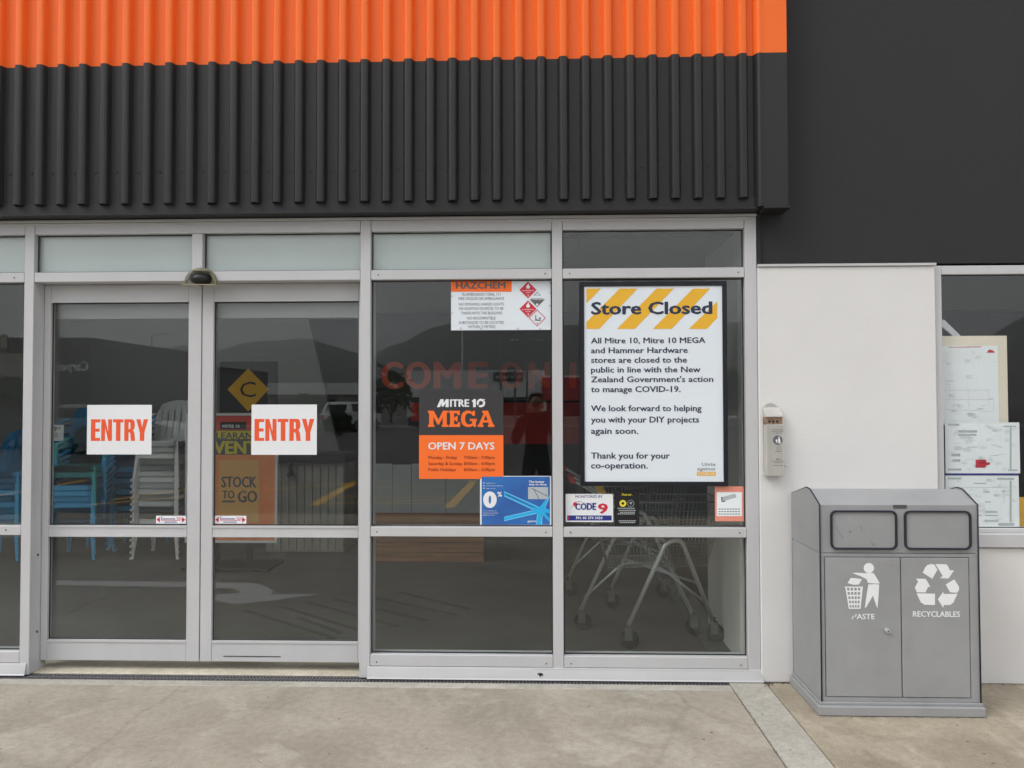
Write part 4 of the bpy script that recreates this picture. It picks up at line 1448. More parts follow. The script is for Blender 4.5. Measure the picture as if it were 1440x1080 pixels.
def chair(m):
    t = thing('plastic_chair', None, 'chair')
    W_, D_, H_ = 0.225, 0.21, 0.42
    # seat with rolled lip
    b = bmesh.new()
    rings = []
    for (k_, z_) in ((1.03, -0.062), (1.02, -0.050), (1.0, -0.014), (0.965, -0.001), (0.9, -0.004), (0.5, -0.014), (0.06, -0.018)):
        lp = rrect(-W_ * k_, W_ * k_, -D_ * k_, D_ * k_, 0.075 * k_, 4)
        rings.append([b.verts.new((x_, y_, H_ + z_)) for x_, y_ in lp])
    n_ = len(rings[0])
    for i in range(len(rings) - 1):
        for k in range(n_):
            b.faces.new((rings[i][k], rings[i][(k + 1) % n_], rings[i + 1][(k + 1) % n_], rings[i + 1][k]))
    b.faces.new(rings[-1])
    bmesh.ops.solidify(b, geom=b.faces[:], thickness=0.004)
    link('seat', b, m, t, smooth=True)
    # legs: tapering angle sections, splayed
    for sx in (-1, 1):
        for sy in (-1, 1):
            b = bmesh.new()
            top, bot = Vector((sx * 0.215, sy * 0.19, H_ - 0.012)), Vector((sx * 0.245, sy * 0.235, 0.0))
            for tv, wd in ((top, 0.042), (bot, 0.024)):
                pass
            q = []
            for tv, wd in ((bot, 0.021), (top, 0.046)):
                for dx, dy in ((0, 0), (-sx * wd, 0), (-sx * wd, -sy * 0.006), (-sx * 0.006, -sy * 0.006), (-sx * 0.006, -sy * wd), (0, -sy * wd)):
                    q.append(b.verts.new((tv.x + dx, tv.y + dy, tv.z)))
            for k in range(6):
                b.faces.new((q[k], q[(k + 1) % 6], q[6 + (k + 1) % 6], q[6 + k]))
            b.faces.new(q[:6])
            b.faces.new(q[6:])
            # foot ledge giving the stepped look of nested legs
            B(bot.x - 0.012, bot.x + 0.012, bot.y - 0.012, bot.y + 0.012, 0, 0.022, b)
            bmesh.ops.recalc_face_normals(b, faces=b.faces[:])
            link('leg', b, m, t)
    # armrests
    for sx in (-1, 1):
        pts = rounded([(sx * 0.228, -0.02, H_ - 0.01), (sx * 0.262, -0.075, 0.625), (sx * 0.264, 0.06, 0.645), (sx * 0.238, 0.215, 0.70)], 0.06, 4)
        b = bmesh.new()
        prev = None
        for i, p in enumerate(pts):
            tt = (pts[min(i + 1, len(pts) - 1)] - pts[max(0, i - 1)]).normalized()
            n_ = Vector((0, -tt.z, tt.y))
            cur = [b.verts.new(p + Vector((dx, 0, 0)) + n_ * dn) for dx, dn in ((-0.024, -0.004), (0.024, -0.004), (0.024, 0.004), (-0.024, 0.004))]
            if prev:
                for k in range(4):
                    b.faces.new((prev[k], prev[(k + 1) % 4], cur[(k + 1) % 4], cur[k]))
            else:
                b.faces.new(cur)
            prev = cur
        b.faces.new(prev[::-1])
        bmesh.ops.recalc_face_normals(b, faces=b.faces[:])
        link('armrest', b, m, t, smooth=True)
    # backrest: a curved panel with upright slots
    def bp(s_, h):      # s across (-1..1), h up (0..1)
        wd = 0.215 + 0.02 * h - 0.05 * max(0, h - 0.75) / 0.25
        return Vector((s_ * wd, 0.195 + 0.14 * h - 0.035 * s_ * s_ + 0.0, H_ - 0.01 + 0.44 * h + (0.0 - 0.045 * s_ * s_ * (h > 0.7))))
    cols_ = [-1, -0.78, -0.72, -0.50, -0.43, -0.20, -0.13, 0.13, 0.20, 0.43, 0.50, 0.72, 0.78, 1]
    rows_ = [0, 0.16, 0.30, 0.55, 0.78, 0.90, 1.0]
    b = bmesh.new()
    g = [[b.verts.new(bp(s_, h)) for s_ in cols_] for h in rows_]
    for i in range(len(rows_) - 1):
        for k in range(len(cols_) - 1):
            if 1 <= i <= 3 and k % 2 == 1:
                continue
            b.faces.new((g[i][k], g[i][k + 1], g[i + 1][k + 1], g[i + 1][k]))
    bmesh.ops.solidify(b, geom=b.faces[:], thickness=0.006)
    link('backrest', b, m, t, smooth=False)
    return t


cproto = {}


def stack(x, y, rz, n, key, place, step=0.0625, z0=0.0, total=None, start=0):
    for i in range(n):
        if key not in cproto:
            c_ = chair(M[key])
            cproto[key] = c_
        else:
            c_ = copy_tree(cproto[key])
        c_.location = (x + 0.002 * math.sin(i * 2.1), y + 0.0008 * math.sin(i * 1.7), z0 + i * step)
        c_.rotation_euler = (0, 0, rz + 0.004 * math.sin(i * 3.3))
        k = n - 1 - i
        nm = {'chairblue': 'blue', 'chairteal': 'teal', 'chairgrey': 'grey'}[key]
        c_['category'] = 'chair'
        c_['label'] = ('lowest' if i == 0 and n > 1 else ORD[k] if k < 15 else 'lower') + ' ' + nm + ' plastic chair of the ' + place
        c_['group'] = 'plastic garden chairs stacked inside the shop'


stack(-3.985, 3.62, 0.02, 14, 'chairgrey', 'grey stack behind the left door', z0=-0.004)
stack(-4.86, 3.55, 0.10, 8, 'chairblue', 'blue stack behind the left door', z0=-0.004, step=0.0600)
stack(-4.86, 3.56, 0.10, 2, 'chairteal', 'pair resting on the blue stack behind the left door', z0=0.49, step=0.062)
stack(-4.55, 4.15, 0.14, 11, 'chairblue', 'rear blue stack between teal and grey chairs', z0=-0.004)
stack(-5.62, 3.5, 0.05, 9, 'chairblue', 'blue stack at the left edge of the photo', z0=-0.004)
stack(-5.35, 4.3, 0.05, 13, 'chairblue', 'tall rear blue stack carrying the price card', z0=-0.004)

t = thing('price_card', 'white price card reading 49 on the blue chairs behind the left door', 'card')
a, c = px(60, 620, 3.75), px(89.5, 597.5, 3.75)
link('card', B(a[0], c[0], 3.75, 3.753, a[1], c[1]), M['white'], t)
b = bmesh.new()
q0, q1 = px(70, 606.5, 3.75), px(80, 600, 3.75)
txt(b, '49', q0[0], q1[0], q0[1], q1[1] - q0[1], 3.748, 0.02)
q0, q1 = px(81, 603.5, 3.75), px(86, 600.5, 3.75)
txt(b, '00', q0[0], q1[0], q0[1], q1[1] - q0[1], 3.748, 0.01)
for v_ in (610, 612.5, 615):
    flat([[px(72, v_, 3.75), px(82, v_, 3.75), px(82, v_ - 0.8, 3.75), px(72, v_ - 0.8, 3.75)]], 3.748, b)
link('lettering', b, M['greyprint'], t)
# teal poster hook so that the card hangs from a stack handle
link('clip', B((a[0] + c[0]) / 2 - 0.02, (a[0] + c[0]) / 2 + 0.02, 3.753, 4.05, c[1] - 0.02, c[1] - 0.01), M['black'], t)

# ------------------------------------------------------------------ poster stand and black sign
PY = 3.0
ps = thing('poster_stand', 'aluminium poster stand with red and yellow clearance poster behind the right door', 'poster stand')
SX = lambda X, Y_: px(280 + X / 6.0, 640 + Y_ / 6.0, PY)      # lower zoom
SU = lambda X, Y_: px(280 + X / 6.0, 460 + Y_ / 6.0, PY)      # upper zoom
x0s, x1s = px(262, 600, PY)[0], SX(664, 500)[0]
zt_, zb_ = SU(200, 726)[1], SX(200, 738)[1]
fwd = 0.024
link('poster', B(x0s + fwd, x1s - fwd, PY - 0.004, PY + 0.02, zb_ + fwd, zt_ - fwd), M['posterorange'], ps)
for q in ((x0s, x1s, zt_ - fwd, zt_), (x0s, x1s, zb_, zb_ + fwd), (x0s, x0s + fwd, zb_ + fwd + .0003, zt_ - fwd - .0003), (x1s - fwd, x1s, zb_ + fwd + .0003, zt_ - fwd - .0003)):
    link('frame', B(q[0], q[1], PY - 0.014, PY + 0.022, q[2], q[3]), M['white'], ps)
link('post', B((x0s + x1s) / 2 + 0.14, (x0s + x1s) / 2 + 0.19, PY + 0.03, PY + 0.07, 0.03, zb_ + 0.3), M['black'], ps)
link('post', B((x0s + x1s) / 2 - 0.19, (x0s + x1s) / 2 - 0.14, PY + 0.03, PY + 0.07, 0.03, zb_ + 0.3), M['black'], ps)
link('base', B(x0s + 0.05, x1s - 0.02, PY - 0.2, PY + 0.25, -0.003, 0.03, bev=0.008), M['black'], ps)
yq = PY - 0.0052
zr = SU(200, 870)[1]
link('print', flat([[(x0s + fwd, zr), (x1s - fwd, zr), (x1s - fwd, zt_ - fwd), (x0s + fwd, zt_ - fwd)]], yq), M['posterred'], ps)
zr2 = SX(200, -4)[1]
link('print', flat([[(x0s + fwd, zr2), (x1s - fwd, zr2), (x1s - fwd, zr), (x0s + fwd, zr)]], yq), M['greyprint'], ps)
link('print', flat([[(x0s + fwd, SU(0, 945)[1]), (x1s - fwd, SU(0, 945)[1]), (x1s - fwd, SU(0, 875)[1]), (x0s + fwd, SU(0, 875)[1])]], yq - 0.001), M['brightyellow'], ps)
a, c = SX(165, 570), SX(510, 40)
link('print', flat([[(a[0], a[1]), (c[0], a[1]), (c[0], c[1]), (a[0], c[1])]], yq - 0.001), M['kraft'], ps)
b = bmesh.new()
for s_, f_, xa, xc, base, cp in (('CLEARANCE', SU, 85, 560, 943, 55), ('STOCK', SX, 190, 488, 272, 92), ('TO', SX, 197, 302, 365, 66), ('GO', SX, 328, 494, 398, 100)):
    q0, q1 = f_(xa, base), f_(xc, base - cp)
    txt(b, s_, q0[0], q1[0], q0[1], q1[1] - q0[1], yq - 0.003, 0.03)
flat([[SX(197, 398), SX(305, 398), SX(305, 382), SX(197, 382)]], yq - 0.003, b)
link('lettering', b, M['greyprint'], ps)
b = bmesh.new()
q0, q1 = SU(60, 1070), SU(500, 960)
txt(b, 'EVENT', q0[0], q1[0], q0[1], q1[1] - q0[1], yq - 0.003, 0.05)
link('lettering', b, M['brightyellow'], ps)
a, c = SU(180, 862), SU(400, 800)
link('print', flat([[(a[0], a[1]), (c[0], a[1]), (c[0], c[1]), (a[0], c[1])]], yq - 0.002), M['charcoal_print'], ps)
b = bmesh.new()
q0, q1 = SU(200, 850), SU(345, 822)
txt(b, 'MITRE 10', q0[0], q1[0], q0[1], q1[1] - q0[1], yq - 0.004, 0.04)
link('lettering', b, M['white'], ps)

bs = thing('diamond_sign', 'black square sign with a yellow diamond and letter C above the poster stand', 'sign')
DYY = PY + 0.012
SD = lambda X, Y_: px(280 + X / 6.0, 460 + Y_ / 6.0, DYY)
a, c = SD(172, 722), SD(662, 290)
link('backing', B(a[0], c[0], DYY, DYY + 0.01, a[1], c[1]), M['charcoal_print'], bs)
link('diamond', flat([[SD(240, 525), SD(415, 348), SD(590, 525), SD(415, 712)]], DYY - 0.002), M['yellow'], bs)
b = bmesh.new()
q0, q1 = SD(345, 590), SD(480, 462)
txt(b, 'C', q0[0], q1[0], q0[1], q1[1] - q0[1], DYY - 0.004, 0.0)
link('lettering', b, M['charcoal_print'], bs)

# ------------------------------------------------------------------ panelled cabinet, pallet display
cbn = thing('panelled_cabinet', 'pale cabinet front of upright boards standing beyond the right door', 'cabinet')
CY = 3.75
C4 = lambda X, Y_: px(280 + X / 6.0, 640 + Y_ / 6.0, CY)
x0c, x1c = C4(560, 400)[0], C4(1222, 400)[0]
zt_ = C4(800, 68)[1]
link('carcass', B(x0c, x1c, CY + 0.03, CY + 0.5, 0.0, zt_), M['board'], cbn)
nb_ = 10
wb = (x1c - x0c) / nb_
for i in range(nb_):
    link('board', B(x0c + i * wb + 0.004, x0c + (i + 1) * wb - 0.004, CY, CY + 0.0298, 0.02, zt_ - 0.02, bev=0.003), M['board'], cbn)
link('top', B(x0c - 0.02, x1c + 0.02, CY - 0.03, CY + 0.52, zt_ + 0.0005, zt_ + 0.10), M['roomdark'], cbn)
kx_, kz_ = C4(778, 150)
b = bmesh.new()
tube([(kx_, CY - 0.03, kz_ - 0.03), (kx_, CY - 0.03, kz_ + 0.04)], 0.045, b, n=12, r1=0.02)
tube([(kx_, CY - 0.03, kz_ + 0.04), (kx_, CY - 0.03, kz_ + 0.11)], 0.02, b, n=10)
link('handle', b, M['black'], cbn)

pd = thing('pallet_display', 'grey panels standing on a low timber crate behind the middle pane', 'display')
QY = 3.3
P7 = lambda X, Y_, Y=QY: px(500 + X / 4.0, 560 + Y_ / 4.0, Y)
xa, xb_ = P7(105, 500)[0], P7(722, 900)[0]
zc0, zc1 = -0.002, P7(300, 648)[1]
n_ = 5
hh = (zc1 - zc0) / n_
for i in range(n_):
    link('plank', B(xa, xb_, QY, QY + 0.025, zc0 + i * hh + 0.003, zc0 + (i + 1) * hh - 0.003, bev=0.003), M['timber'], pd)
for xx in (xa + 0.02, (xa + xb_) / 2, xb_ - 0.07):
    link('batten', B(xx, xx + 0.05, QY + 0.0255, QY + 0.07, zc0, zc1), M['timber'], pd)
link('crate_top', B(xa, xb_, QY + 0.071, QY + 0.75, zc1 - 0.03, zc1 - 0.002), M['timber'], pd)
xs_p = [P7(105, 500)[0], P7(203, 500)[0], P7(312, 500)[0], P7(505, 500)[0], P7(760, 500)[0]]
ztp = P7(300, 370)[1]
for i in range(4):
    link('panel', B(xs_p[i] + 0.003, xs_p[i + 1] - 0.003, QY + 0.03, QY + 0.05, zc1 + 0.001, ztp - 0.01 * (i % 2)), M['greypanel'], pd)

# ------------------------------------------------------------------ big letters and the red panel inside
LY = 4.55
le = thing('welcome_lettering', 'large orange-red letters COME ON IN on the dark inner screen', 'lettering')
LZ = lambda X, Y_: px(480 + X / 3.0, 360 + Y_ / 3.0, LY)
for ch, xa_, xc_ in (('C', 168, 262), ('O', 268, 378), ('M', 388, 505), ('E', 535, 622), ('O', 668, 765), ('N', 790, 880), ('I', 962, 990), ('N', 1010, 1100)):
    b = bmesh.new()
    q0, q1 = LZ(xa_, 560), LZ(xc_, 447)
    txt(b, ch, q0[0], q1[0], q0[1], q1[1] - q0[1], LY, 0.05, 0, 8)
    link('letter', b, M['letterorange'], le)
b = bmesh.new()
L2_ = lambda X, Y_: px(500 + X / 4.0, 560 + Y_ / 4.0, LY)
q0, q1 = L2_(855, 105), L2_(890, 55)
txt(b, 'S', q0[0], q1[0], q0[1], q1[1] - q0[1], LY, 0.03)
link('letter', b, M['white'], le)
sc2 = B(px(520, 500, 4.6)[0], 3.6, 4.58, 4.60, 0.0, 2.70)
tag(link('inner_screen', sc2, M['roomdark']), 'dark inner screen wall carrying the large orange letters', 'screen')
a, c = px(692, 624.5, 4.5), px(860, 566, 4.5)
tag(link('red_banner', B(a[0], c[0], 4.50, 4.53, a[1], c[1]), M['redpanel']), 'dull red panel on the inner screen below the large letters', 'panel')
a, c = px(578, 592, 4.5), px(600, 566, 4.5)
tag(link('red_banner', B(a[0], c[0], 4.50, 4.53, a[1], c[1]), M['redpanel']), 'small red panel half hidden by the opening hours sign', 'panel')

# ------------------------------------------------------------------ shopping trolleys
def wheel(bm_w, p, r=0.062, ang=0.0, wd=0.026):
    t_ = Vector((math.cos(ang), math.sin(ang), 0)) * wd / 2
    c_ = Vector((p[0], p[1], r))
    tube([c_ - t_, c_ + t_], r, bm_w, n=18)


def trolley(label, T0, rz):
    t = thing('shopping_trolley', label, 'trolley', T0, rz, 'shopping trolleys behind the right pane')
    # local: x towards the nose, y across; the castors are swivelled anyhow
    feet = [(-0.24, -0.24), (-0.525, 0.16), (0.356, -0.09), (0.25, 0.06)]
    apex = [((0.02, -0.21, 0.69), (0.125, -0.19, 0.71)), ((-0.20, 0.15, 0.84), (-0.08, 0.13, 0.85))]
    b = bmesh.new()
    for k in (0, 1):
        f0, f1 = feet[k], feet[k + 2]
        pts = rounded([(f0[0], f0[1], 0.135), apex[k][0], apex[k][1], (f1[0], f1[1], 0.135)], 0.08, 6)
        tube(pts, 0.0155, b, n=10)
        tube(rounded([apex[k][0], (-0.50, apex[k][0][1] + 0.02, 1.05), (-0.60, apex[k][0][1] + 0.02, 1.10)], 0.06), 0.010, b, n=8)
    link('frame', b, M['chrome'], t)
    b = tube(rounded([(-0.50, 0.12, 0.24), (-0.22, 0.10, 0.50), (0.02, 0.02, 0.48), (0.33, -0.06, 0.24)], 0.08), 0.009, n=8)
    tube([(-0.20, 0.16, 0.50), (0.30, 0.02, 0.36)], 0.009, b, n=8)
    tube([(-0.22, -0.10, 0.53), (-0.02, 0.06, 0.50)], 0.006, b, n=8)
    link('lower_rack', b, M['chrome'], t)
    hb = tube([(-0.60, -0.24, 1.10), (-0.60, 0.22, 1.10)], 0.019, n=10)
    link('handle', hb, M['redpanel'], t)
    # wire basket
    b = bmesh.new()
    def rim(z_):
        f = (z_ - 0.52) / 0.44
        return (-0.36 - 0.10 * f, 0.31 + 0.10 * f, 0.20 + 0.06 * f, 0.13 + 0.08 * f)
    for z_ in (0.52, 0.60, 0.68, 0.76, 0.84, 0.96):
        xa_, xb2, wa, wb2 = rim(z_)
        tube([(xa_, -wa, z_), (xb2, -wb2, z_ + 0.0), (xb2, wb2, z_), (xa_, wa, z_)], 0.0028 if z_ < 0.95 else 0.006, b, n=5, closed=True)
    for k in range(31):
        f = k / 30
        for sy in (-1, 1):
            p0, p1 = [], []
            for z_, L_ in ((0.52, p0), (0.96, p1)):
                xa_, xb2, wa, wb2 = rim(z_)
                L_ += [xa_ + (xb2 - xa_) * f, sy * (wa + (wb2 - wa) * f), z_]
            tube([p0, p1], 0.0018, b, n=4)
    for k in range(9):
        f = k / 8 * 2 - 1
        xa_, xb2, wa, wb2 = rim(0.52)
        xc_, xd, wc, wd = rim(0.96)
        tube([(xb2, f * wb2, 0.52), (xd, f * wd, 0.96)], 0.0018, b, n=4)
        tube([(xa_, f * wa, 0.52), (xb2, f * wb2, 0.52)], 0.0018, b, n=4)
        tube([(xa_, f * wa, 0.52), (xc_, f * wc, 0.96)], 0.0018, b, n=4)
    link('basket', b, M['wire'], t)
    for i, (fx, fy) in enumerate(feet):
        b = bmesh.new()
        wheel(b, (fx + 0.015, fy), 0.060, PI / 2 + 0.25 * math.sin(i * 2))
        wl = link('wheel', b, M['rubber'], t)
        b = bmesh.new()
        B(fx - 0.02, fx + 0.03, fy - 0.022, fy - 0.016, 0.055, 0.128, b)
        B(fx - 0.02, fx + 0.03, fy + 0.016, fy + 0.022, 0.055, 0.128, b)
        B(fx - 0.02, fx + 0.03, fy - 0.022, fy + 0.022, 0.1285, 0.136, b)
        tube([(fx, fy, 0.136), (fx, fy, 0.165)], 0.017, b, n=10)
        link('fork', b, M['castor'], wl)
    return t


tA = trolley('nearest shopping trolley, its long front legs close to the glass', (0.84, 0.84, -0.003), 0.0)
tB = copy_tree(tA)
tB.location = (0.80, 1.85, -0.003)
tB.rotation_euler = (0, 0, R(5))
tB['label'] = 'rear shopping trolley, its red handle showing left of the black framed poster'
# ------------------------------------------------------------------ the photographer, mirrored in the glass
def skin_body(name, verts, edges, root, m, parent, sub=2):
    me = bpy.data.meshes.new(name)
    me.from_pydata([v[:3] for v in verts], edges, [])
    o = bpy.data.objects.new(name, me)
    col.objects.link(o)
    md = o.modifiers.new('s', 'SKIN')
    md.branch_smoothing = 0.4
    for i, v in enumerate(verts):
        r_ = v[3]
        me.skin_vertices[0].data[i].radius = r_ if isinstance(r_, tuple) else (r_, r_)
        me.skin_vertices[0].data[i].use_root = (i == root)
    o.modifiers.new('u', 'SUBSURF').levels = sub
    dg = bpy.context.evaluated_depsgraph_get()
    dg.update()
    nm = bpy.data.meshes.new_from_object(o.evaluated_get(dg))
    bpy.data.objects.remove(o)
    o = bpy.data.objects.new(name, nm)
    col.objects.link(o)
    nm.materials.clear()
    for mm in (m if isinstance(m, list) else [m]):
        nm.materials.append(mm)
    for p in nm.polygons:
        p.use_smooth = True
    o.parent = parent
    return o


pe = thing('person', 'person in dark clothes holding a camera to the face, mirrored in the glass', 'person', (0, 0, 0))
PYB = -5.02
V = [(0, PYB, 0.95, (0.165, 0.115)), (0, PYB, 1.12, (0.155, 0.11)), (0, PYB + .01, 1.30, (0.18, 0.12)), (0, PYB, 1.42, (0.15, 0.095)), (0, PYB + .01, 1.50, 0.058), (0, PYB + .03, 1.57, 0.060),
     (0, PYB + .035, 1.645, (0.078, 0.098)), (0, PYB + .025, 1.70, (0.060, 0.075)),
     (-.19, PYB, 1.40, 0.072), (-.27, PYB + .10, 1.19, 0.056), (-.26, PYB + .16, 1.12, 0.050), (-.12, PYB + .32, 1.42, 0.036), (-.085, PYB + .37, 1.53, 0.030),
     (.19, PYB, 1.40, 0.072), (.27, PYB + .10, 1.19, 0.056), (.26, PYB + .16, 1.12, 0.050), (.12, PYB + .32, 1.42, 0.036), (.085, PYB + .37, 1.53, 0.030),
     (-.10, PYB, 0.84, 0.10), (-.12, PYB + .02, 0.50, 0.072), (-.13, PYB, 0.10, 0.046), (-.14, PYB + .15, 0.04, 0.038),
     (.10, PYB, 0.84, 0.10), (.12, PYB + .02, 0.50, 0.072), (.13, PYB, 0.10, 0.046), (.14, PYB + .15, 0.04, 0.038)]
Ed = [(0, 1), (1, 2), (2, 3), (3, 4), (4, 5), (5, 6), (6, 7), (3, 8), (8, 9), (9, 10), (10, 11), (11, 12), (3, 13), (13, 14), (14, 15), (15, 16), (16, 17), (0, 18), (18, 19), (19, 20), (20, 21), (0, 22), (22, 23), (23, 24), (24, 25)]
body = skin_body('body', V, Ed, 0, [M['jacket'], M['skin'], M['trousers']], pe)
for p in body.data.polygons:
    c_ = p.center
    if c_.z > 1.50 and (abs(c_.x) < 0.11):
        p.material_index = 1
    elif c_.z < 0.93 and abs(c_.y - PYB) < 0.3:
        p.material_index = 2
# hands with five fingers closed round the camera
for sx in (-1, 1):
    hx, hy, hz = sx * 0.078, PYB + .38, 1.565
    vs = [(hx, hy - .01, hz - 0.03, 0.022), (hx, hy, hz + 0.01, (0.016, 0.030))]
    es = [(0, 1)]
    for k, (dz_, ln) in enumerate(((0.030, .052), (0.012, .060), (-0.006, .058), (-0.024, .045))):
        i0 = len(vs)
        vs += [(hx + sx * 0.004, hy + 0.018, hz + 0.012 + dz_, 0.0085), (hx - sx * ln * 0.4, hy + 0.040, hz + 0.016 + dz_, 0.008), (hx - sx * ln * 0.8, hy + 0.034, hz + 0.014 + dz_, 0.007)]
        es += [(1, i0), (i0, i0 + 1), (i0 + 1, i0 + 2)]
    i0 = len(vs)
    vs += [(hx - sx * 0.012, hy - 0.020, hz + 0.0, 0.010), (hx - sx * 0.034, hy - 0.026, hz + 0.022, 0.008)]
    es += [(0, i0), (i0, i0 + 1)]
    skin_body('hand', vs, es, 0, M['skin'], pe, 1)
b = bmesh.new()
bmesh.ops.create_uvsphere(b, u_segments=20, v_segments=14, radius=1)
for v in list(b.verts):
    c_ = v.co.copy()
    v.co = Vector((c_.x * 0.088, PYB + 0.008 + c_.y * 0.105, 1.675 + c_.z * 0.095))
bmesh.ops.delete(b, geom=[v for v in b.verts if v.co.z < 1.60 or (v.co.y > PYB + 0.055 and v.co.z < 1.72)], context='VERTS')
bmesh.ops.solidify(b, geom=b.faces[:], thickness=0.006)
link('hair', b, M['hair'], pe, smooth=True)
for sx in (-1, 1):
    b = bmesh.new()
    bmesh.ops.create_uvsphere(b, u_segments=10, v_segments=8, radius=1)
    for v in b.verts:
        v.co = Vector((sx * 0.082 + v.co.x * 0.010, PYB + 0.02 + v.co.y * 0.018, 1.625 + v.co.z * 0.030))
    link('ear', b, M['skin'], pe, smooth=True)
b = prismx([(PYB + 0.118, 1.590), (PYB + 0.145, 1.598), (PYB + 0.118, 1.640)], -0.012, 0.012)
link('nose', b, M['skin'], pe)
link('mouth', B(-0.024, 0.024, PYB + 0.113, PYB + 0.122, 1.566, 1.573, bev=0.002), M['redpanel'], pe)
b = bmesh.new()
B(-0.055, 0.055, PYB + 0.385, PYB + 0.408, 1.565, 1.632, b, bev=0.006)
cm = tag(link('compact_camera', b, M['black']), 'small black compact camera held up by the photographer', 'camera')
link('lens_ring', tube([(0.0, PYB + 0.4085, 1.600), (0.0, PYB + 0.425, 1.600)], 0.024, n=18), M['castor'], cm)

# ------------------------------------------------------------------ the car park and far side of the road (seen in the glass)
def far_building(name, label, x0, x1, y0, y1, h, m, parts, cat='building'):
    """a block between x0..x1, front face at y1 (towards the shop)"""
    t = thing(name, label, cat)
    link('wall', B(x0, x1, y0, y1, -0.15, h), m, t)
    for nm, q, mm in parts:
        link(nm, B(*q), mm, t)
    return t


# long pale building
yb1 = -96.0
p0, p1 = mir(356, 538, 96), mir(900, 538, 96)
parts = [('parapet', (p0.x, p1.x + 20, yb1 - 0.5, yb1 + 0.6, 2.75, 4.3), M['farwhite'])]
nwin = 9
for i in range(nwin):
    xw = p0.x + 3 + i * (p1.x - p0.x) / nwin
    parts.append(('window', (xw, xw + 2.4, yb1 + 0.001, yb1 + 0.05, 0.8, 2.2), M['carglass']))
far_building('retail_building', 'long low pale building with white parapet across the road, mirrored in the glass', p0.x, p1.x + 20, yb1 - 15, yb1, 2.74, M['farbeige'], parts)
# store with signboard
yb2 = -82.0
a, c = mir(572, 521, 82), mir(766, 521, 82)
s0, s1 = mir(694, 536, 82), mir(735, 523.5, 82)
t = far_building('signed_store', 'pale shopfront with a black signboard across the car park, mirrored in the glass', a.x, c.x, yb2 - 10, yb2, a.z, M['farwhite'],
                 [('signboard', (s0.x, s1.x, yb2 + 0.001, yb2 + 0.2, s0.z, s1.z), M['fardark']), ('canopy', (a.x, c.x, yb2 + 0.001, yb2 + 1.6, 2.0, 2.25), M['fardark']),
                  ('shop_window', (a.x + 1, c.x - 1, yb2 + 0.001, yb2 + 0.06, 0.2, 1.95), M['carglass'])])
b = bmesh.new()
wd_, hh_ = s1.x - s0.x, s1.z - s0.z
txt(b, 'Kiwi Street', 0, wd_ * 0.9, 0, hh_ * 0.4, 0, 0.03)
o = link('lettering', b, M['farwhite'], t)
o.rotation_euler = (0, 0, PI)
o.location = (s1.x - wd_ * 0.05, yb2 + 0.21, s0.z + hh_ * 0.3)
a, c = mir(762, 528, 80), mir(842, 528, 80)
r0, r1 = mir(762, 555, 80), mir(762, 531, 80)
far_building('red_store', 'low building with a red fascia across the car park, mirrored beside the poster', a.x, c.x + 12, -92, -80, a.z, M['farwhite'],
             [('fascia', (a.x, c.x + 12, -79.999, -79.6, 1.9, r1.z), M['farred']), ('shop_window', (a.x + .5, c.x + 11, -79.999, -79.95, 0.1, 1.85), M['carglass'])])
# dark building on the left with white letters
yb3 = -33.0
a = mir(124, 474, 33, DM)
b0 = mir(-20, 474, 33, DM)
t = far_building('carpet_store', 'dark building with white lettering at the left, mirrored in the left door', b0.x - 14, a.x, yb3 - 14, yb3, a.z, M['fardark'],
                 [('lower_wall', (b0.x - 14, mir(34, 500, 33).x, yb3 + 0.001, yb3 + 0.08, -0.1, mir(20, 497, 33).z), M['farbeige']),
                  ('window', (mir(1, 470, 33).x, mir(9, 470, 33).x, yb3 + 0.001, yb3 + 0.06, mir(1, 490, 33).z, mir(1, 470, 33).z), M['farbeige']),
                  ('shop_window', (mir(85, 600, 33).x, mir(118, 600, 33).x, yb3 + 0.001, yb3 + 0.06, 0.2, 2.6), M['carglass'])])
q0, q1 = mir(78, 525, 33, DM), mir(122, 510, 33, DM)
b = bmesh.new()
txt(b, 'Carpet', 0, q1.x - q0.x, 0, (q1.z - q0.z) * 0.92, 0, 0.02)
o = link('lettering', b, M['farwhite'], t)
o.rotation_euler = (0, 0, PI)
o.location = (q1.x, yb3 + 0.12, q0.z + 0.12)
a, c = mir(123, 508, 45, DM), mir(262, 522, 45, DM)
far_building('low_store', 'low dark building beyond the car park, mirrored in the left door', a.x, c.x, -60, -45.2, a.z * 0.97, M['fardark'],
             [('canopy', (a.x, c.x, -45.199, -44.4, 2.2, 2.45), M['farbeige']), ('window', (a.x + 2, a.x + 5, -45.199, -45.15, 0.5, 2.0), M['carglass'])])

# kerb line and verge
kb = thing('kerb', 'pale kerb along the far side of the car park', 'kerb')
link('kerb_stone', B(-70, 70, -47.4, -47.1, -0.15, 0.12), M['kerb'], kb)
link('kerb_stone', B(-70, 70, -47.099, -46.9, -0.15, 0.02), M['kerb'], kb)
tag(link('verge', B(-80, 80, -52, -47.41, -0.149, 0.05), M['leaf']), kind='structure')


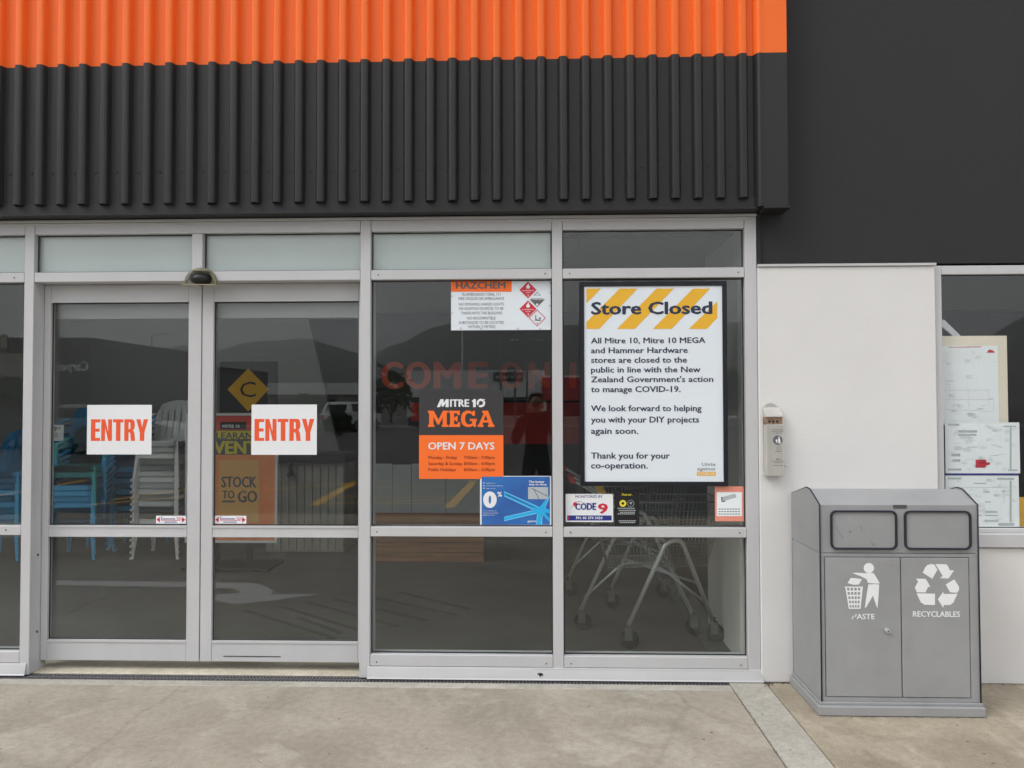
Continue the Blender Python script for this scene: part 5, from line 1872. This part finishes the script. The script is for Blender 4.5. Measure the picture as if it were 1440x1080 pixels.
# shrubs and trees
def foliage(bm_, c0, rx, ry, rz_, n, s_):
    for _ in range(n):
        while True:
            d = Vector((random.uniform(-1, 1), random.uniform(-1, 1), random.uniform(-1, 1)))
            if d.length < 1 and d.length > 0.35:
                break
        k = 0.85 + 0.25 * math.sin(d.x * 5 + d.z * 4)
        p = Vector((c0[0] + d.x * rx * k, c0[1] + d.y * ry * k, c0[2] + d.z * rz_ * k))
        q = Euler((random.uniform(0, 6), random.uniform(0, 6), random.uniform(0, 6))).to_matrix()
        sz = s_ * random.uniform(0.6, 1.3)
        vs = [bm_.verts.new(p + q @ Vector(v) * sz) for v in ((-1, 0, 0), (0, -0.6, 0.1), (1, 0, 0), (0, 0.6, 0.1))]
        bm_.faces.new(vs)


def tree(name, label, cat, x, y, h, r, trunk, n=420, s_=0.28, group=None):
    t = thing(name, label, cat, (x, y, 0), 0, group)
    b = tube([(0, 0, -0.1), (0.05, 0.02, trunk * 0.5), (0, 0, trunk + (h - trunk) * 0.4)], 0.05 + h * 0.018, n=8, r1=0.03)
    for a_ in range(5):
        tube([(0, 0, trunk * 0.8), (math.cos(a_ * 1.3) * r * 0.6, math.sin(a_ * 1.3) * r * 0.6, trunk + (h - trunk) * 0.55)], 0.04, b, n=6, r1=0.015)
    link('trunk', b, M['bark'], t)
    b = bmesh.new()
    foliage(b, (0, 0, trunk + (h - trunk) / 2), r, r, (h - trunk) / 2, n, s_)
    link('crown', b, M['leaf'], t)
    return t


for (u, vt, D_, r_, tr, lab, nm, cat) in ((12, 525, 24, 1.7, 1.2, 'leafy street tree mirrored in the far left pane', 'street_tree', 'tree'),
                                        (550, 512, 60, 2.4, 0.6, 'dark broad bush mirrored left of the opening hours sign', 'bush', 'bush'),
                                        (478, 574, 33, 0.75, 0.1, 'dark rounded shrub mirrored in front of the white car', 'shrub', 'shrub'),
                                        (437, 552, 80, 2.2, 0.5, 'small bushy tree mirrored against the pale wall', 'bush', 'bush'),
                                        (452, 556, 80, 1.8, 0.5, 'lower bushy tree beside it mirrored against the pale wall', 'bush', 'bush'),
                                        (605, 560, 70, 2.2, 0.4, 'dark bush mirrored in front of the pale shopfront', 'bush', 'bush'),
                                        (1043, 520, 60, 3.2, 1.0, 'tall tree mirrored in the strip right of the poster', 'tree', 'tree')):
    p = mir(u, vt, D_, DM if u < 500 else 0.04)
    tree(nm, lab, cat, p.x, p.y, p.z, r_, tr, n=int(260 + 60 * r_), s_=0.10 + 0.09 * r_)


# lamp posts
def lamp(label, x, y, h, two, group='tall car park lamp posts'):
    t = thing('lamp_post', label, 'lamp post', (x, y, -0.15), 0, group)
    link('pole', tube([(0, 0, 0), (0, 0, h)], 0.11, n=10, r1=0.06), M['pole'], t)
    for sx in ((-1, 1) if two else (1,)):
        link('arm', tube([(0, 0, h - 0.05), (sx * 0.9, 0, h + 0.1)], 0.04, n=6), M['pole'], t)
        link('lamp_head', B(min(sx * 0.8, sx * 1.6), max(sx * 0.8, sx * 1.6), -0.16, 0.16, h + 0.06, h + 0.18, bev=0.02), M['farwhite'], t)
    return t


for (u, v, D_, two, lab) in ((213.5, 471, 62, False, 'single arm lamp post mirrored in the left door'), (353.5, 500, 88, False, 'lamp post mirrored behind the yellow diamond'),
                             (407, 510, 105, False, 'distant lamp post mirrored right of the yellow diamond'), (741, 480, 70, True, 'double headed lamp post mirrored above the big letters'),
                             (704, 452, 60, False, 'dark tall post mirrored below the hazard notice'), (724, 452, 62, False, 'thin dark post mirrored below the hazard notice')):
    p = mir(u, v, D_, DM if u < 500 else 0.04)
    lamp(lab, p.x, p.y, p.z + 0.15, two)
p = mir(650, 468, 30)
fpz = thing('flagpole', 'pale slim flagpole mirrored above the opening hours sign', 'flagpole', (p.x, p.y, -0.15))
link('pole', tube([(0, 0, 0), (0, 0, p.z + 0.15)], 0.055, n=10, r1=0.03), M['farwhite'], fpz)
link('finial', tube([(0, 0, p.z + 0.151), (0, 0, p.z + 0.25)], 0.05, n=10), M['farwhite'], fpz)


# cars
def car(name, label, x, y, rz, L_, H_, m, style):
    t = thing(name, label, 'car', (x, y, -0.01), rz)
    W2 = 0.90
    gl = 0.32
    if style == 'suv':
        low = [(-L_ / 2, gl), (-L_ / 2, 0.95), (-L_ / 2 + .1, 1.02), (L_ / 2 - 1.2, 1.05), (L_ / 2 - .15, 0.88), (L_ / 2, 0.75), (L_ / 2, gl)]
        cab = [(-L_ / 2 + .08, 1.02), (-L_ / 2 + .45, H_ - .06), (-L_ / 2 + .8, H_), (0.25, H_), (0.95, 1.05)]
    else:
        low = [(-L_ / 2, 0.45), (-L_ / 2, 1.05), (-L_ / 2 + .05, 1.10), (L_ / 2 - 1.25, 1.10), (L_ / 2 - .15, 0.98), (L_ / 2, 0.85), (L_ / 2, 0.42)]
        cab = [(-L_ / 2 + .04, 1.10), (-L_ / 2 + .35, H_ - .05), (-L_ / 2 + .6, H_), (0.45, H_), (1.15, 1.10)]
    def ext(loop, w_, wt, zt_):
        b = bmesh.new()
        A_, C_ = [], []
        for px_, pz in loop:
            k = w_ + (wt - w_) * min(1, max(0, (pz - 1.05) / (zt_ - 1.05)))
            A_.append(b.verts.new((px_, -k, pz)))
            C_.append(b.verts.new((px_, k, pz)))
        b.faces.new(A_)
        b.faces.new(C_[::-1])
        for i in range(len(loop)):
            b.faces.new((A_[i], C_[i], C_[(i + 1) % len(loop)], A_[(i + 1) % len(loop)]))
        bmesh.ops.recalc_face_normals(b, faces=b.faces[:])
        bmesh.ops.bevel(b, geom=b.edges[:], offset=0.05, segments=2, affect='EDGES')
        return b
    link('body', ext(low, W2, W2, H_), m, t)
    link('cabin', ext(cab, W2 - .03, W2 - .2, H_), m, t)
    zc = (1.12 + H_ - 0.08) / 2
    cy_ = W2 - .03 - (0.17) * ((zc - 1.05) / (H_ - 1.05)) + 0.006
    slope = math.atan2(0.17, H_ - 1.05)
    for sy in (-1, 1):
        for xa_, xc_ in ((-L_ / 2 + .55, -0.55), (-0.48, 0.30), (0.36, 0.66)):
            b = B(xa_, xc_, -0.008, 0.008, -(H_ - 1.28) / 2, (H_ - 1.28) / 2, bev=0.003)
            o = link('side_window', b, M['carglass'], t)
            o.location = (0, sy * cy_, zc)
            o.rotation_euler = (sy * slope, 0, 0)
        for fx in (-L_ / 2 + .85, L_ / 2 - .85):
            b = tube([(fx, sy * (W2 - 0.22), 0.34), (fx, sy * (W2 + 0.015), 0.34)], 0.34, n=22)
            wl = link('wheel', b, M['rubber'], t)
            b = tube([(fx, sy * (W2 + 0.016), 0.34), (fx, sy * (W2 + 0.03), 0.34)], 0.21, n=16)
            link('rim', b, M['pole'], wl)
        link('tail_light', B(-L_ / 2 - 0.02, -L_ / 2 + 0.08, sy * 0.74 - 0.1, sy * 0.74 + 0.1, 0.72, 0.98, bev=0.01), M['farred'], t)
        link('headlight', B(L_ / 2 - 0.12, L_ / 2 + 0.01, sy * 0.68 - 0.14, sy * 0.68 + 0.14, 0.66, 0.80, bev=0.01), M['farwhite'], t)
    b = B(-0.010, 0.010, -0.60, 0.60, -0.20, 0.20, bev=0.004)
    o = link('rear_window', b, M['carglass'], t)
    dx_ = cab[1][0] - cab[0][0]
    dz_ = cab[1][1] - cab[0][1]
    o.location = ((cab[0][0] + cab[1][0]) / 2 - 0.012, 0, (cab[0][1] + cab[1][1]) / 2)
    o.rotation_euler = (0, math.atan2(dx_, dz_), 0)
    b = B(-0.010, 0.010, -0.66, 0.66, -0.26, 0.26, bev=0.004)
    o = link('windscreen', b, M['carglass'], t)
    dx_ = cab[4][0] - cab[3][0]
    dz_ = cab[4][1] - cab[3][1]
    o.location = ((cab[3][0] + cab[4][0]) / 2 + 0.015, 0, (cab[3][1] + cab[4][1]) / 2 + 0.01)
    o.rotation_euler = (0, math.atan2(dx_, dz_), 0)
    link('number_plate', B(-L_ / 2 - 0.022, -L_ / 2 - 0.005, -0.22, 0.22, 0.60, 0.72), M['farwhite'], t)
    return t


p = mir(486, 605, 39, DM)
car('parked_car', 'white estate car parked facing away, mirrored in the right door', p.x + 0.2, -39.5, R(-80), 4.7, 1.70, M['carwhite'], 'ute')
p = mir(155, 600, 20, DM)
car('parked_car', 'silver car parked side on, mirrored in the left door', p.x, -20.5, R(4), 4.6, 1.62, M['carsilver'], 'suv')
p = mir(-25, 600, 22, DM)
car('parked_car', 'dark car at the far left of the mirrored car park', p.x, -23.5, R(12), 4.5, 1.60, M['cardark'], 'suv')
p = mir(640, 600, 45)
car('parked_car', 'dark car parked before the pale shopfront, mirrored beside the hours sign', p.x, -40.5, R(175), 4.5, 1.55, M['cardark'], 'suv')
p = mir(1043, 600, 45)
car('parked_car', 'silver car mirrored in the strip right of the poster', p.x, -38.5, R(180), 4.5, 1.55, M['carsilver'], 'suv')

# hills behind the town
b = bmesh.new()
HD = 1500.0
ridge = [(-700, 470), (-350, 450), (-120, 468), (0, 470), (70, 482), (130, 478), (200, 490), (264, 484), (300, 492), (350, 480), (430, 474), (500, 495), (527, 497), (548, 486), (572, 478), (600, 462), (640, 450), (700, 444), (780, 458), (830, 454), (930, 446), (1030, 452), (1060, 452), (1150, 478), (1250, 500), (1330, 494), (1385, 478), (1420, 455), (1440, 444), (1560, 420), (1800, 450), (2200, 470)]
pr = []
for i in range(len(ridge) - 1):
    (ua, va), (ub, vb) = ridge[i], ridge[i + 1]
    k_ = max(1, int((ub - ua) / 12))
    for q in range(k_):
        t_ = q / k_
        pr.append((ua + (ub - ua) * t_, va + (vb - va) * t_ + random.uniform(-1.1, 1.1)))
rows = []
for j in range(9):
    f = j / 8
    D_ = 700 + (HD - 700) * f
    row = []
    for (u, v) in pr:
        top = mir(u, v, HD)
        g0 = mir(u, 566, D_)
        hh_ = (top.z) * (f ** 1.15) * (1 + 0.10 * math.sin(u * 0.05 + j * 1.3) * (1 - f))
        row.append(b.verts.new((g0.x, g0.y, -2 + hh_)))
    rows.append(row)
for j in range(2):
    f = 1 + 0.4 * (j + 1)
    row = []
    for i, (u, v) in enumerate(pr):
        q = rows[8][i].co
        row.append(b.verts.new((q.x * f, q.y * f, max(-5, q.z * (1 - 0.55 * (j + 1))))))
    rows.append(row)
for j in range(len(rows) - 1):
    for i in range(len(pr) - 1):
        f_ = b.faces.new((rows[j][i], rows[j][i + 1], rows[j + 1][i + 1], rows[j + 1][i]))
        f_.smooth = True
bmesh.ops.recalc_face_normals(b, faces=b.faces[:])
tag(link('hills', b, M['hill']), kind='structure')

# loop of cable behind the clear top pane
b = tube(rounded([at(797, 326, 0.35), at(806, 329, 0.35), at(815, 338, 0.35), at(815, 348, 0.35), at(800, 362, 0.35), at(786, 372, 0.35)], 0.05), 0.004, n=6)
tag(link('cable_loop', b, M['castor']), 'thin loop of cable hanging behind the clear top pane', 'cable')
# old rubber marks on the floor inside
M['rubbermark'] = mat('rubber_mark', (0.078, 0.076, 0.071), 0.75, noise=0.3, nscale=7)
tm = thing('rubber_marks', 'dark diagonal rubber marks on the floor inside the middle pane', 'marks')
for (u0, v0, u1, v1) in ((345, 858, 470, 897), (395, 852, 505, 886), (430, 846, 560, 880), (470, 842, 600, 872), (520, 838, 640, 864), (420, 868, 480, 890), (560, 832, 660, 856)):
    p0, p1 = gnd(u0, v0), gnd(u1, v1)
    b = bmesh.new()
    strip(b, p0, p1, 0.045, -0.0018)
    link('mark', b, M['rubbermark'], tm)

# bits of litter on the apron
for k, (u, v, wd_, mm, lab) in enumerate(((600, 1053, .012, 'bark', 'small brown leaf fragment on the concrete near the bottom centre'), (670, 1008, .008, 'bark', 'tiny brown fragment on the concrete below the middle pane'), (880, 995, .009, 'rubber', 'tiny dark fragment on the concrete below the poster'),
                                    (430, 980, .007, 'white', 'tiny white scrap on the concrete below the right door'), (367, 1069, .007, 'white', 'tiny white scrap at the bottom edge of the concrete'), (477, 1011, .010, 'rubber', 'tiny dark fragment left of the sill end'),
                                    (463, 1060, .009, 'bark', 'brown fragment near the bottom edge, right of the white scrap'), (1072, 1005, .010, 'rubber', 'dark pebble lying on the pale concrete strip'), (1346, 1020, .012, 'bark', 'brown leaf fragment in front of the bin'))):
    p = gnd(u, v)
    b = bmesh.new()
    bmesh.ops.create_icosphere(b, subdivisions=1, radius=wd_ / 2)
    for vv in b.verts:
        vv.co = Vector((vv.co.x * random.uniform(.8, 1.4), vv.co.y * random.uniform(.6, 1.3), abs(vv.co.z) * random.uniform(.3, .8)))
    o = link('litter_fragment', b, M[mm], None)
    o.location = (p.x, p.y, -0.0005)
    tag(o, lab, 'litter')

# grit gathered along the foot of the wall, the bin and the joints
b = bmesh.new()
def grit(n, x0, x1, y0, y1, r0, r1):
    for _ in range(n):
        cx_, cy_ = random.uniform(x0, x1), random.uniform(y0, y1)
        r_ = random.uniform(r0, r1)
        vs = [b.verts.new((cx_ + r_ * random.uniform(.6, 1.3) * math.cos(a_), cy_ + r_ * random.uniform(.6, 1.3) * math.sin(a_), 0.0)) for a_ in (0, 1.25, 2.5, 3.8, 5.0)]
        tp = b.verts.new((cx_, cy_, r_ * 0.8))
        for k in range(5):
            b.faces.new((vs[k], vs[(k + 1) % 5], tp))
grit(90, 1.30, 1.47, -0.030, -0.013, 0.001, 0.006)
grit(50, 1.30, 1.36, -0.08, -0.013, 0.001, 0.005)
grit(120, 2.30, 3.3, -0.030, -0.002, 0.001, 0.0045)
grit(90, 1.45, 2.31, -0.505, -0.490, 0.001, 0.003)
grit(60, 1.100, 1.112, -1.1, -0.06, 0.001, 0.004)
grit(80, -3.3, 1.1, -0.075, -0.061, 0.001, 0.003)
grit(160, -4, 3.4, -1.4, -0.1, 0.0008, 0.0028)
M['grit'] = mat('dark_grit', (0.06, 0.05, 0.04), 0.9)
tag(link('grit', b, M['grit']), kind='stuff')

# ------------------------------------------------------------------ haze over the town and the hills
hm = bpy.data.materials.new('haze')
hm.use_nodes = True
hn = hm.node_tree
hn.nodes.clear()
ho = hn.nodes.new('ShaderNodeOutputMaterial')
hv = hn.nodes.new('ShaderNodeVolumePrincipled')
hv.inputs['Color'].default_value = (0.93, 0.94, 0.96, 1)
hv.inputs['Density'].default_value = 0.0005
hn.links.new(hv.outputs[0], ho.inputs['Volume'])
tag(link('haze', B(-4900, 4900, -3100, 80, -1.4, 420), hm), kind='stuff')
